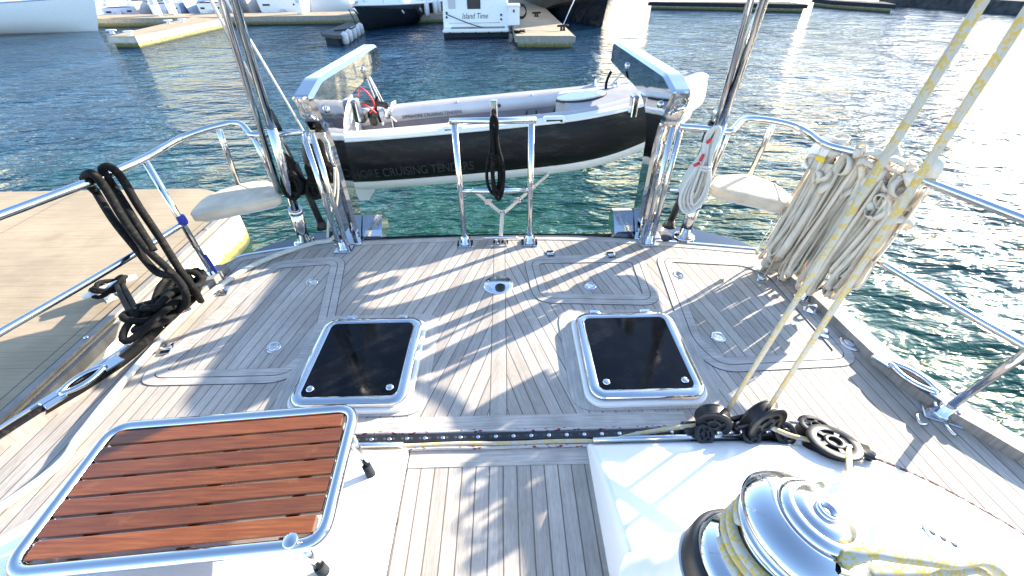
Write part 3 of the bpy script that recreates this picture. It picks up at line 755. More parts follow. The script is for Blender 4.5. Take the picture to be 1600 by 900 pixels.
# corner seats on the rails
def rail_seat(pix, z, label):
    poly = [PZ(x, y, z) for x, y in pix]; c = sum(poly, Vector())/len(poly)
    t = thing('rail_seat', (c.x, c.y, z-0.07), label, 'seat', 'corner seats on the stern rails')
    pl = round_poly([(p.x, p.y) for p in poly], 0.06, 5)
    mb = MB(); m_ = len(pl); 
    def shr(k): return [(c.x+(p[0]-c.x)*k, c.y+(p[1]-c.y)*k) for p in pl]
    rings = [(shr(0.95), z-0.060), (pl, z-0.050), (pl, z-0.016), (shr(0.97), z-0.004), (shr(0.88), z+0.003), (shr(0.55), z+0.010), (shr(0.2), z+0.012)]
    rows = [[(p[0], p[1], zz) for p in r] for r, zz in rings]; mb.grid(rows, True, True)
    mb.add(rows[-1], [tuple(range(m_))], True); mb.add(rows[0], [tuple(range(m_-1, -1, -1))])
    mb.build('cushion_cover', M['canvas'], t)
    MB().tube([(p[0], p[1], z-0.012) for p in shr(0.995)], 0.0055, 8, True).build('piping', M['canvas'], t)
    a_, b_ = shr(0.9)[0], shr(0.9)[m_//2]
    MB().tube([(a_[0]+(b_[0]-a_[0])*q/10, a_[1]+(b_[1]-a_[1])*q/10, z+0.0035+0.009*math.sin(PI*q/10)**0.5) for q in range(11)], 0.003, 6).build('seam', M['canvas'], t)
    MB().prism(shr(0.85), z-0.080, z-0.061).build('seat_board', M['gelgrey'], t)
    return t
seatpixL = [(295, 336), (300, 326), (318, 307), (370, 284), (418, 280), (436, 296), (440, 307)]
rail_seat(seatpixL[::-1], 0.455, 'cream canvas corner seat on the left stern rail, above the quay')
seatpixR = [(1107, 292), (1120, 273), (1170, 270), (1215, 287), (1238, 305), (1246, 318), (1240, 322)]
rail_seat(seatpixR[::-1], 0.455, 'cream canvas corner seat on the right stern rail, above open water')
# blue strap on the port and starboard rails
mb = MB(); mb.ribbon(crom([PY(1242, 332, 2.35), PY(1232, 352, 2.33), PY(1222, 372, 2.34), PY(1214, 388, 2.33)], 6), 0.035, (1, 0.2, 0.1), 0.004)
bs = thing('blue_strap', PY(1214, 388, 2.33), 'blue webbing strap tied under the right corner seat', 'strap')
mb.build('webbing', M['blue'], bs)
MB().tube(crom([PY(1215, 384, 2.33), PY(1208, 392, 2.33), PY(1212, 398, 2.33), PY(1218, 392, 2.33)], 5, True), 0.006, 8, True).build('hook', simple('teal_hook', (0.02, 0.25, 0.3), 0.4), bs)
bl = thing('blue_tie', PY(290, 342, 2.25), 'short blue tie knotted on the left rail post under the seat', 'strap')
mb = MB(); mb.lathe([(0.021, -0.028), (0.025, -0.015), (0.0245, 0.015), (0.021, 0.028)], 14, Matrix.Translation((-1.948, 2.262, 0.45))); mb.build('wrap', M['blue'], bl)
MB().ribbon(crom([(-1.93, 2.262, 0.2), (-1.91, 2.25, 0.12), (-1.92, 2.26, 0.06)], 5), 0.022, (1, 0, 0), 0.004).build('tail', M['blue'], bl)

# ------------------------------------------------------------------ stern gate frame
gate = thing('stern_gate', (-0.07, 2.64, 0), 'stainless gate frame of two posts and two bars at the middle of the stern', 'gate')
for x in (-0.308, 0.168):
    MB().tube([(x, 2.638, 0.02), (x, 2.64, 0.872)], 0.0195, 16).build('post', M['chrome'], gate)
    mb = MB(); foot(mb, x, 2.638, 1.1); mb.build('base_plate', M['chrome'], gate)
MB().tube([(-0.335, 2.64, 0.887), (0.195, 2.64, 0.887)], 0.0195, 16).build('top_bar', M['chrome'], gate)
MB().tube([(-0.308, 2.64, 0.425), (0.168, 2.64, 0.425)], 0.0165, 14).build('middle_bar', M['chrome'], gate)
mb = MB(); c = PY(772, 178, 2.64); mb.box((c.x, 2.64, 0.955), (0.045, 0.03, 0.10), bev=0.006)
mb.lathe([(0.012, 0), (0.012, 0.06)], 10, Matrix.Translation((c.x, 2.64, 0.89))); mb.build('socket', M['chrome'], gate)

def hank(name, label, cat, top, length, width, loops, rope, r, mat, group=None, lean=(0, 0), wraps=2, seed=1, top_r=0.03, parent=None):
    """a hanging coil: loops of rope under a bar, with a few binding turns"""
    rnd = random.Random(seed); top = Vector(top)
    t = thing(name, tuple(top), label, cat, group) if parent is None else parent
    mb = MB()
    for k in range(loops):
        w = width*(0.35+0.65*rnd.random()); L = length*(0.82+0.18*rnd.random()); dy = (rnd.random()-0.5)*width*0.7; dx = (rnd.random()-0.5)*width*0.6
        lx, ly = lean
        pts = [(-w*0.25, 0, -0.02), (-w*0.2+dx*0.3, dy*0.5, -L*0.30), (-w*0.5+dx, dy, -L*0.62), (-w*0.48+dx, dy, -L*0.86), (dx, dy, -L), (w*0.48+dx, dy, -L*0.86), (w*0.5+dx, dy, -L*0.62), (w*0.2+dx*0.3, dy*0.5, -L*0.30), (w*0.25, 0, -0.02), (w*0.1, -top_r*0.6, top_r), (-w*0.1, -top_r*0.6, top_r)]
        pp = [top+Vector((p[0]+lx*(-p[2])/length, p[1]-0.03+ly*(-p[2])/length, p[2])) for p in pts]
        mb.tube(crom(pp, 6, True), r, 8, True)
    mb.build('loops', mat, t)
    mb = MB()
    for k in range(wraps):
        z = -length*0.38-k*r*2.1; pp = []
        for q in range(14):
            a = 2*PI*q/14; pp.append(top+Vector((lean[0]*(-z)/length+math.cos(a)*(width*0.30), lean[1]*(-z)/length-0.03+math.sin(a)*(width*0.34), z+0.004*math.sin(a*2))))
        mb.tube(pp, r, 8, True)
    mb.build('binding', mat, t)
    return t
hank('rope_coil', 'black rope coil hanging from the top bar of the stern gate', 'rope', (-0.062, 2.62, 0.90), 0.53, 0.085, 5, None, 0.0105, M['blackrope'], seed=3)

# Y shaped lashing strap under the tender
st = thing('lashing_strap', (-0.045, 2.72, 0.05), 'grey Y shaped webbing strap from stern cleat up to the tender', 'strap')
nod = PY(785, 332, 2.80); low = Vector((-0.045, 2.67, 0.03)); lf = PY(737, 295, 2.95); rg = PY(857, 272, 3.35)
MB().ribbon([low, low.lerp(nod, 0.5), nod], 0.03, (1, 0, 0.1), 0.003).build('tail', M['webbing'], st)
MB().ribbon([nod+Vector((-0.015, 0, 0)), lf], 0.026, (0.6, 0, 0.8), 0.003).build('arm', M['webbing'], st)
MB().ribbon([nod+Vector((0.015, 0, 0)), rg], 0.026, (-0.6, 0, 0.8), 0.003).build('arm', M['webbing'], st)
for q in (nod.lerp(lf, 0.45), nod.lerp(rg, 0.3)):
    MB().box(tuple(q), (0.055, 0.012, 0.05), 0, bev=0.004).build('buckle', M['steel'], st)
for s_ in (-1, 1): MB().tube(crom([nod+Vector((s_*0.012+0.012*math.cos(a), -0.004, 0.02*math.sin(a))) for a in (0, 1.57, 3.14, 4.71)], 4, True), 0.004, 8, True).build('ring', M['steel'], st)

# ------------------------------------------------------------------ davits
def davit(x_in, sgn, label):
    """sgn +1: stands to the right, its inner face looks left"""
    x_in = x_in-sgn*0.012; x_out = x_in+sgn*0.125; xc = (x_in+x_out)/2
    t = thing('davit', (xc, 2.82, 0), label, 'davit', 'davits carrying the tender')
    top = [(2.60, 1.045), (2.83, 1.10), (4.24, 1.092), (4.30, 1.07), (4.315, 0.93), (4.29, 0.905), (3.97, 0.895), (3.42, 0.885), (3.22, 0.868), (3.09, 0.82), (3.00, 0.75), (2.955, 0.66), (2.935, 0.5), (2.93, 0.2), (2.93, -0.06), (2.745, -0.06), (2.745, 0.55), (2.742, 0.70), (2.715, 0.82), (2.665, 0.90)]
    # build in (y,z), extruded along x with bevelled edges
    poly = round_poly(top, 0.03, 3)
    # local (a,b,c) -> world (x = c, y = a, z = b)
    Mx = Matrix(((0, 0, 1, 0), (1, 0, 0, 0), (0, 1, 0, 0), (0, 0, 0, 1)))
    lo, hi = min(x_in, x_out), max(x_in, x_out)
    b = 0.020; ins = inset(poly, b); mb = MB(); m_ = len(poly)
    rings = [(ins, lo), (poly, lo+b), (poly, hi-b), (ins, hi)]
    vs = []; fs = []
    for rg_, x in rings: vs += [Mx @ Vector((p[0], p[1], x)) for p in rg_]
    for k in range(3):
        for i in range(m_): fs.append((k*m_+i, k*m_+(i+1) % m_, (k+1)*m_+(i+1) % m_, (k+1)*m_+i)[::-1])
    mb.add(vs, fs); mb.add(vs, [tuple(range(m_)), tuple(range(4*m_-1, 3*m_-1, -1))])
    mb.build('arm', M['chrome_wavy'], t)
    # maker's plate on the front: ring with a crossed star
    fc = Vector((xc, 2.628, 0.975)); n = Vector((0, -0.91, -0.41)); u = Vector((0, -0.41, 0.91)); mb = MB()
    pt = lambda a, r_: fc+n*0.003+Vector((1, 0, 0))*(math.cos(a)*r_)+u*(math.sin(a)*r_)
    mb.tube([pt(2*PI*k/28, 0.036) for k in range(28)], 0.0018, 6, True)
    for a in (0.9, 2.1, 1.57): mb.tube([pt(a, 0.034), pt(a+PI, 0.052 if a == 1.57 else 0.034)], 0.0014, 6)
    mb.build('emblem', M['steel'], t)
    mb = MB(); d = -sgn
    for y, z in ((2.78, 0.93), (3.70, 0.99)):
        mb.lathe([(0.022, 0.0), (0.022, 0.008), (0.017, 0.016), (0.006, 0.020), (0.0005, 0.021)], 18, frame_z((x_in, y, z), (x_in+d, y, z)))
    mb.build('bolt', M['chrome'], t)
    mb = MB(); q0 = x_in+d*0.005; q1 = x_in+d*0.155; lo, hi = min(q0, q1), max(q0, q1)
    pr = [(2.76, -0.06), (3.02, -0.06), (3.02, 0.03), (2.98, 0.10), (2.92, 0.115), (2.83, 0.03)]
    mb.prism(pr, lo, hi, Mx, bev=0.0); mb.build('base_bracket', M['chrome'], t)
    MB().prism(rrect(0.20, 0.10, 0.01), 0.0, 0.025, Matrix.Translation((xc, 2.70, -0.005)), bev=0.004).build('foot_plate', M['chrome'], t)
    # hanging lug near the inner end
    mb = MB(); mb.box((x_in+d*0.03, 3.25, 0.80), (0.05, 0.09, 0.16), bev=0.02); mb.build('lug', M['chrome'], t)
    return t
davit(-1.13, -1, 'polished steel davit arm on the left, over the outboard end of the tender')
davit(1.005, 1, 'polished steel davit arm on the right, over the bow of the tender')

# ------------------------------------------------------------------ tender
tender = thing('tender_boat', (0.0, 4.05, 0.1), 'charcoal and white inflatable tender slung between the two davits', 'dinghy')
def tz(x):
    """height of the rubbing edge along the boat"""
    return 0.645+0.075*x+0.060*max(0, x-0.35)**2
def ty(y): return -0.045*(y-3.3)
near = [(-1.62, 3.40), (-1.2, 3.32), (-0.6, 3.29), (0.0, 3.29), (0.5, 3.31), (0.95, 3.39), (1.32, 3.53), (1.58, 3.70), (1.74, 3.90)]
far = [(x, 7.80-y) for x, y in near[::-1]][1:]
upath = crom([(x, y, 0) for x, y in near+far], 6)
NP = len(upath); imid = NP//2
def sweep(mb, sec, i0=0, i1=None, zoff=0.0, close_ends=False):
    i1 = NP if i1 is None else i1; rows = []
    for i in range(i0, i1):
        p = upath[i]; d = (upath[min(i+1, NP-1)]-upath[max(i-1, 0)]).normalized(); out = Vector((d.y, -d.x, 0))
        z = tz(p.x)+ty(p.y); lift = 0.10*max(0, (p.x-0.7)/1.0)**1.6
        rows.append([Vector((p.x, p.y, z+b+zoff+(lift if b < -0.2 else 0)*(1 if b < -0.3 else 0.5)))+out*a for a, b in sec])
    mb.grid(rows, True)
    if close_ends:
        mb.add(rows[0], [tuple(range(len(sec)))]); mb.add(rows[-1], [tuple(range(len(sec)-1, -1, -1))])
    return rows
black_sec = [(-0.06, -0.365), (-0.012, -0.33), (0.022, -0.25), (0.028, -0.15), (0.018, -0.05), (0.0, -0.008)]
k0 = int(NP*0.405); k1 = NP-k0
mb = MB(); sweep(mb, black_sec, 0, k0+1); sweep(mb, black_sec, k1-1, NP); mb.build('side_tube', M['hyp'], tender)
mb = MB(); sweep(mb, black_sec, k0, k1); mb.build('pale_bow', M['gel'], tender)  # same side profile carried round the bow, in a paler colour
mb = MB(); sweep(mb, [(0.0, -0.010), (0.014, -0.004), (0.012, 0.012), (-0.02, 0.024), (-0.055, 0.028)]); mb.build('gunwale', M['gel'], tender)
mb = MB(); sweep(mb, [(-0.055, 0.026), (-0.09, 0.030), (-0.17, 0.028), (-0.205, 0.014)]); mb.build('gunwale_pad', M['pad'], tender)
mb = MB(); sweep(mb, [(-0.205, 0.014), (-0.228, -0.005), (-0.236, -0.03), (-0.232, -0.065), (-0.212, -0.09)]); mb.build('inner_tube', M['tubeint'], tender)
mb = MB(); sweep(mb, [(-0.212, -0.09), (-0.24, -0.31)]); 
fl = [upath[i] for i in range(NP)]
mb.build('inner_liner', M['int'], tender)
flo = []
for i in range(0, NP, 2):
    p = upath[i]; d = (upath[min(i+1, NP-1)]-upath[max(i-1, 0)]).normalized(); out = Vector((d.y, -d.x, 0)); q = p-out*0.25; flo.append((q.x, q.y, tz(p.x)+ty(p.y)-0.305))
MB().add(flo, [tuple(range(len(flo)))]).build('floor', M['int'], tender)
# hull bottom: white chine strip running down to the keel
mb = MB(); rows = []
for i in range(NP):
    p = upath[i]; d = (upath[min(i+1, NP-1)]-upath[max(i-1, 0)]).normalized(); out = Vector((d.y, -d.x, 0)); z = tz(p.x)+ty(p.y)
    lift = 0.10*max(0, (p.x-0.7)/1.0)**1.6
    a = p+out*-0.040; b_ = p+out*-0.052; kx = min(p.x, 1.35); kz = 0.12+0.05*kx+0.14*max(0, (kx-0.4))**2
    c_ = Vector((kx*0.25+b_.x*0.75, 3.9+(b_.y-3.9)*0.7, 0))
    rows.append([Vector((a.x, a.y, z-0.362+lift)), Vector((b_.x, b_.y, z-0.432+lift)), Vector((c_.x, c_.y, z-0.47+lift*0.9)), Vector((kx, 3.9, kz-0.05))])
mb.grid(rows, True); mb.build('hull_bottom', M['gel'], tender)
# tube ends and transom
mb = MB()
for yy, s_ in ((3.50, -1), (4.60, 1)):
    prof = [(0.175, 0.0), (0.17, 0.03), (0.135, 0.075), (0.06, 0.105), (0.0005, 0.11)]
    mb.lathe(prof, 24, Matrix.Translation((-1.61, 3.56 if s_ < 0 else 4.24, tz(-1.6)-0.17-(0 if s_ < 0 else 0.045))) @ Matrix.Rotation(-PI/2, 4, 'Y'))
mb.build('tube_end', M['hyp'], tender)
MB().box((-1.42, 3.9, 0.33), (0.05, 0.62, 0.40), bev=0.01).build('transom', M['gel'], tender)
# bow deck with an oval lid, seat, rails
def half_w(x):
    """half beam at station x, from the outline"""
    for i in range(imid):
        a, b = upath[i], upath[i+1]
        if a.x <= x <= b.x: return 3.9-(a.y+(b.y-a.y)*(x-a.x)/max(b.x-a.x, 1e-6))
    return 0.05
rows = []
for i in range(19):
    x = 0.56+1.02*i/18; h = max(half_w(x)-0.19, 0.02)
    rows.append([(x-0.10*(1-abs(k-4)/4.0)*(1-i/18), 3.9+h*(k-4)/4.0, tz(x)+ty(3.9+h*(k-4)/4.0)+0.026+0.03*(1-((k-4)/4.0)**2)) for k in range(9)])
mb = MB(); mb.grid(rows, True); mb.grid([rows[0], [(p[0], p[1], p[2]-0.25) for p in rows[0]]], True); mb.build('bow_deck', M['pad'], tender)
def lid_part(nm, mt, r, z0, z1, par):
    mb = MB(); ring = [(0.66+r*1.25*math.cos(2*PI*k/36), 3.80+r*0.85*math.sin(2*PI*k/36)) for k in range(36)]
    f = lambda x, y, z: tz(x)+ty(y)+z+0.048
    vs = [(x, y, f(x, y, z)) for z in (z0, z1) for x, y in ring]
    mb.add(vs, [(i, (i+1) % 36, 36+(i+1) % 36, 36+i) for i in range(36)]+[tuple(range(36, 72))]); return mb.build(nm, mt, par)
lid = lid_part('deck_lid', M['black'], 0.172, 0.0, 0.016, tender)
lid_part('lid_top', M['tubeint'], 0.165, 0.010, 0.026, lid)
for px_, py_ in ((708, 204), (866, 187)):
    q = PY(px_, py_, 3.315); zz = tz(q.x)
    h_ = MB().box((q.x, 3.322, zz+0.016), (0.17, 0.055, 0.055), 0, Matrix.Identity(4), bev=0.012).build('grab_handle', M['gel'], tender)
    MB().box((q.x, 3.297, zz+0.012), (0.125, 0.012, 0.022), bev=0.005).build('slot', M['black'], h_)
# seams across the pad
mb = MB()
for xx in (-1.1, -0.45, 0.28):
    mb.box((xx, 3.43, tz(xx)+0.023), (0.008, 0.11, 0.006))
    mb.box((xx, 4.37, tz(xx)+0.023-0.050), (0.008, 0.11, 0.006))
mb.build('pad_seam', M['gel'], tender)
for pxx in (607, 930):
    q = PY(pxx, 160, 4.24); zz = tz(q.x)-0.045
    MB().tube(crom([(q.x+0.02, 4.42, zz+0.045), (q.x, 4.34, zz+0.045), (q.x, 4.28, zz+0.0), (q.x, 4.27, zz-0.08), (q.x+0.01, 4.24, zz-0.28)], 5), 0.021, 10, flat=(1.0, 0.6)).build('seat_bracket', M['steel'], tender)
mb = MB()
for xx in (-0.05, 0.62):
    mb.lathe([(0.018, 0), (0.018, 0.004), (0.011, 0.004)], 16, Matrix.Translation((xx, 4.270, tz(xx)-0.085)) @ Matrix.Rotation(PI/2, 4, 'X'))
mb.build('valve', M['ink'], tender)
p0, p1 = PY(627, 176, 4.245), PY(721, 168, 4.245)
text_mesh('lettering', 'OFFSHORE CRUISING TENDERS', Vector((p0.x, 4.252, tz(p0.x)-0.117)), (1, 0, 0.075), (0, -0.02, 1), 0.042, M['ink'], tender, 0.002, width=(p1.x-p0.x))
q1 = PY(741, 262, 3.26); 
text_mesh('lettering', 'OFFSHORE CRUISING TENDERS', Vector((-1.42, 3.255, tz(-1.42)-0.285)), (1, -0.02, 0.075), (0, -0.06, 1), 0.10, M['hypletter'], tender, 0.002, width=q1.x+1.42)
# inside: console box, thwart, strap
MB().box((-0.35, 3.92, 0.40), (0.40, 0.60, 0.10), bev=0.02).build('thwart', M['gelgrey'], tender)
mb = MB(); mb.tube(crom([(0.45, 4.16, 0.42), (0.47, 4.2, 0.48), (0.50, 4.22, 0.54)], 5), 0.012, 8); mb.build('hand_line', M['black'], tender)
mb = MB(); mb.tube(crom([(0.22, 4.215, 0.52), (0.22, 4.19, 0.43), (0.31, 4.19, 0.43), (0.31, 4.215, 0.52)], 5), 0.010, 8); mb.build('hand_line', M['black'], tender)

# outboard on the transom
ob = thing('outboard_motor', (-1.52, 3.90, 0.3), 'white outboard motor with red leads on the stern of the tender', 'outboard motor')
mb = MB(); prof = rrect(0.30, 0.40, 0.09)
rows = [[(-1.50+p[0]*k, 3.90+p[1]*k, z) for p in prof] for k, z in ((0.80, 0.48), (0.98, 0.56), (1.0, 0.68), (0.93, 0.80), (0.72, 0.865), (0.3, 0.885))]
mb.grid(rows, True, True); mb.add(rows[-1], [tuple(range(len(prof)))]); mb.build('cowl', M['gel'], ob)
mb = MB(); rows = [[(-1.50+dx+p[0]*k, 3.90+p[1]*k*0.5, z) for p in prof] for k, z, dx in ((0.5, 0.50, 0), (0.42, 0.30, 0), (0.40, 0.02, 0), (0.42, -0.02, 0.02))]
mb.grid(rows, True, True); mb.build('leg', M['gel'], ob)
mb = MB(); mb.prism([(-1.62, 0.08), (-1.20, 0.08), (-1.24, -0.01), (-1.33, -0.16), (-1.38, -0.225), (-1.47, -0.23), (-1.52, -0.06)], -3.925, -3.875, Matrix(((1, 0, 0, 0), (0, 0, -1, 0), (0, 1, 0, 0), (0, 0, 0, 1)))); mb.build('skeg', M['gel'], ob)
mb = MB(); mb.tube(crom([(-1.38, 4.0, 0.62), (-1.22, 3.95, 0.68), (-1.02, 3.93, 0.66)], 6), [0.02]*6+[0.024]*7, 10); mb.build('tiller', M['black'], ob)
mb = MB(); mb.tube(crom([(-1.26, 3.9, 0.74), (-1.22, 3.86, 0.82), (-1.16, 3.88, 0.76), (-1.14, 3.9, 0.66), (-1.2, 3.92, 0.60)], 6), 0.007, 8); mb.tube(crom([(-1.3, 3.84, 0.63), (-1.2, 3.80, 0.70), (-1.12, 3.84, 0.62)], 6), 0.006, 8); mb.build('kill_cord', M['red'], ob)
mb = MB(); mb.box((-1.30, 3.98, 0.56), (0.10, 0.14, 0.10), bev=0.02); mb.box((-1.22, 4.08, 0.52), (0.08, 0.10, 0.14), bev=0.02); mb.box((-1.16, 3.95, 0.585), (0.06, 0.05, 0.06), bev=0.012); mb.build('bracket', M['black'], ob)

# lifting tackles
def tackle(a, b, label, n=3, spread=0.06, pend=0.2):
    a, b = Vector(a), Vector(b); t = thing('lifting_tackle', tuple(b), label, 'tackle', 'tackles lifting the tender')
    mb = MB(); m1 = a.lerp(b, 0.72)
    for k in range(n):
        o = Vector(((k-(n-1)/2)*spread*0.5, (k % 2)*0.02, 0)); mb.tube([a+o*0.4, m1+o], 0.0055, 8)
    mb.build('falls', M['wrope'], t)
    mb = MB(); mb.lathe([(0.022, -0.05), (0.03, -0.03), (0.03, 0.03), (0.022, 0.05)], 16, Matrix.Translation(m1+Vector((0.03, 0, -0.02)))); mb.lathe([(0.015, -0.03), (0.02, 0), (0.015, 0.03)], 12, Matrix.Translation(a)); mb.build('block', M['steel'], t)
    mb = MB()
    for k in (-1, 1): mb.tube(crom([m1+Vector((0.03, 0, -0.06)), m1.lerp(b, 0.5)+Vector((k*0.03, 0, 0)), b+Vector((k*pend, 0.05*k, 0))], 5), 0.008, 8)
    mb.build('bridle', M['wrope'], t)
    mb = MB(); mb.tube(crom([m1+Vector((-0.03, -0.02, 0.12)), m1+Vector((-0.06, -0.02, 0.02)), m1+Vector((-0.04, -0.02, -0.10))], 5), 0.012, 8); mb.build('black_tail', M['blackrope'], t)
    return t
tackle((-1.18, 4.0, 0.90), (-1.05, 3.95, 0.50), 'white rope tackle hanging from the left davit over the outboard', 3, 0.07, 0.05)
tackle((1.05, 4.0, 0.90), (0.92, 3.95, 0.74), 'white and black rope tackle hanging from the right davit over the bow lid', 2, 0.05, 0.2)

# ------------------------------------------------------------------ backstays
def backstay(side, label, B, Atop, Abot, Btop, Cpts, Dpts):
    t = thing('backstay', tuple(B), label, 'backstay', 'twin backstays at the stern')
    B = Vector(B); Bt = Vector(Btop); d = (Bt-B)
    far_ = B+d*2.2
    mb = MB(); mb.tube([B+d*0.18, B+d*0.60], 0.027, 18); mb.tube([B+d*0.58, far_], 0.0215, 16); mb.build('rod', M['chrome'], t)
    mb = MB(); mb.tube([B, B+d*0.20], 0.041, 20); mb.tube([B+d*0.19, B+d*0.21], 0.046, 20); mb.build('cylinder', M['chrome'], t)
    mb = MB(); mb.lathe([(0.075, -0.004), (0.078, 0.004), (0.07, 0.012), (0.045, 0.016), (0.043, 0.03)], 28, Matrix.Translation((B.x, B.y, 0.0)))
    for k in range(5):
        a = k*2*PI/5; mb.lathe([(0.008, 0), (0.006, 0.005)], 8, Matrix.Translation((B.x+0.06*math.cos(a), B.y+0.06*math.sin(a), 0.012)))
    mb.build('flange', M['chrome'], t)
    mb = MB(); a0, a1 = Vector(Abot), Vector(Atop); mb.tube([a0, a0+(a1-a0)*2.0], 0.017, 14); mb.build('antenna_pole', M['chrome'], t)
    c0, c1, c2 = [Vector(c) for c in Cpts]
    mb = MB(); mb.tube([c0, c0.lerp(c1, 0.9)], 0.024, 14); mb.tube([c1.lerp(c2, 0.45), c1.lerp(c2, 0.85)], 0.026, 14); mb.lathe([(0.05, 0), (0.035, 0.03), (0.03, 0.06)], 16, Matrix.Translation(c0-Vector((0, 0, 0.02)))); mb.build('boot', M['black'], t)
    mb = MB(); mb.tube([c0.lerp(c1, 0.85), c1.lerp(c2, 0.9)], 0.011, 10); mb.tube([c1.lerp(c2, 0.85), c2, c2+(c2-c1)*6], 0.008, 10); mb.lathe([(0.014, 0), (0.022, 0.03), (0.022, 0.07), (0.012, 0.10)], 14, frame_z(c2-(c2-c1)*0.15, c2)); mb.build('runner_wire', M['steel'], t)
    if Dpts:
        d0, d1 = [Vector(q) for q in Dpts]; mb = MB(); mb.tube([d0, d0+(d1-d0)*2], 0.006, 8); mb.build('halyard', M['white'], t)
    return t
BL = Vector((-1.525, 2.72, 0.0)); BR = Vector((1.345, 2.70, 0.0))
backstay(-1, 'polished backstay with black boot rising behind the left davit, black coils at its foot', BL,
         PY(346, 0, 2.32), PY(437, 300, 2.62), PY(366, 0, 2.32), [PY(503, 352, 2.78), PY(455, 243, 2.70), PY(412, 160, 2.58)], [PY(474, 204, 2.62), PY(354, 0, 2.3)])
backstay(1, 'polished backstay with black boot rising behind the right davit, white rope coil before it', BR,
         PY(1173, 0, 2.32), PY(1093, 295, 2.62), PY(1194, 0, 2.32), [PY(1046, 350, 2.78), PY(1090, 250, 2.70), PY(1118, 180, 2.58)], None)
# coils hung by the backstays
bar = PZ(440, 300, 0.42); 
t = hank('rope_coil', 'two thick hanks of black shock cord hung behind the left end posts', 'rope', PY(450, 246, 2.66), 0.26, 0.11, 7, None, 0.0135, M['blackrope'], seed=5, lean=(-0.02, 0))
hank('rope_coil', '', 'rope', PY(487, 262, 2.66), 0.20, 0.10, 6, None, 0.0125, M['blackrope'], seed=9, parent=t)
wc = hank('rope_coil', 'white rope coil with red ends hanging from the right stern rail', 'rope', PZ(1112, 204, 0.86), 0.50, 0.15, 13, None, 0.009, M['wrope'], seed=11, lean=(-0.03, -0.02))

wtop = PZ(1112, 204, 0.86)
for o, d_ in (((-0.035, -0.075, -0.035), (0.012, 0, 0.012)), ((-0.055, -0.085, -0.13), (0.006, 0, 0.020)), ((-0.075, -0.085, -0.17), (0.016, 0, 0.008))):
    q = wtop+Vector(o); MB().tube([q-Vector(d_), q+Vector(d_)], 0.0095, 10).build('whipping', M['red'], wc)

# ------------------------------------------------------------------ bundle of webbing on the right rail
web = thing('webbing_bundle', (1.9, 2.05, 0.8), 'thick bundle of cream webbing straps hung over the right rail', 'straps')
rnd = random.Random(4); mb = MB(); kn = MB()
A = Vector((1.835, 2.33, 0.83)); Bq = Vector((1.975, 1.80, 0.835))
for k in range(62):
    t_ = (k+rnd.random()*0.8)/62; top = A.lerp(Bq, t_)+Vector((rnd.uniform(-0.05, 0.03), 0, rnd.uniform(-0.10, -0.01)))
    L = rnd.uniform(0.62, 0.80)*(1-0.15*t_); sway = Vector((-0.10+rnd.uniform(-0.03, 0.05), rnd.uniform(-0.05, 0.05)-0.02, 0)); w = rnd.uniform(0.028, 0.045); th = 0.003
    sd = Vector((math.cos(rnd.uniform(-0.9, 1.3)), math.sin(rnd.uniform(-0.9, 1.3)), 0))
    bot = top+sway+Vector((0, 0, -L)); ro = Vector((rnd.uniform(0.01, 0.03), rnd.uniform(-0.02, 0.02), 0))
    bulge = Vector((rnd.uniform(-0.03, 0.03), rnd.uniform(-0.03, 0.03), 0))
    down = [top, top.lerp(bot, 0.35)+bulge, top.lerp(bot, 0.8)+bulge*0.6-ro, bot-ro+Vector((0, 0, 0.03)), bot, bot+ro+Vector((0, 0, 0.03)), top.lerp(bot, 0.8)+bulge*0.3+ro, top.lerp(bot, 0.35)-bulge*0.4+ro, top+ro]
    mb.ribbon(crom(down, 4), w, sd, th)
mb.build('straps', M['webbing'], web)
for k in range(56):
    t_ = rnd.random(); c = A.lerp(Bq, t_)+Vector((rnd.uniform(-0.07, 0.05), rnd.uniform(-0.03, 0.03), rnd.uniform(-0.24, 0.05))); r_ = rnd.uniform(0.024, 0.055)
    ax = Vector((rnd.uniform(-1, 1), rnd.uniform(-1, 1), rnd.uniform(-1, 1))).normalized(); e1 = ax.orthogonal().normalized(); e2 = ax.cross(e1)
    pts = [c+e1*(math.cos(a)*r_)+e2*(math.sin(a)*r_*0.8)+ax*(0.01*a/6) for a in [i*0.5 for i in range(14)]]
    kn.ribbon(pts, rnd.uniform(0.03, 0.042), ax, 0.004)
kn.build('knots', M['webbing'], web)
mb = MB(); rows = []
for i in range(9):
    t_ = -0.05+0.55*i/8; q = A.lerp(Bq, t_); rows.append([q+Vector((-0.055, 0.02, -0.16)), q+Vector((-0.05, 0.015, -0.05)), q+Vector((-0.03, 0.01, 0.02)), q+Vector((0.0, 0, 0.035)), q+Vector((0.035, 0, 0.01)), q+Vector((0.05, 0, -0.08))])
mb.grid(rows[:4], True); mb.build('wrap_cloth', M['gel'], web)
q = A.lerp(Bq, 0.12)+Vector((-0.075, -0.01, -0.07)); MB().box(tuple(q), (0.012, 0.05, 0.028), 0.4, bev=0.003).build('tag', M['yellow'], web)

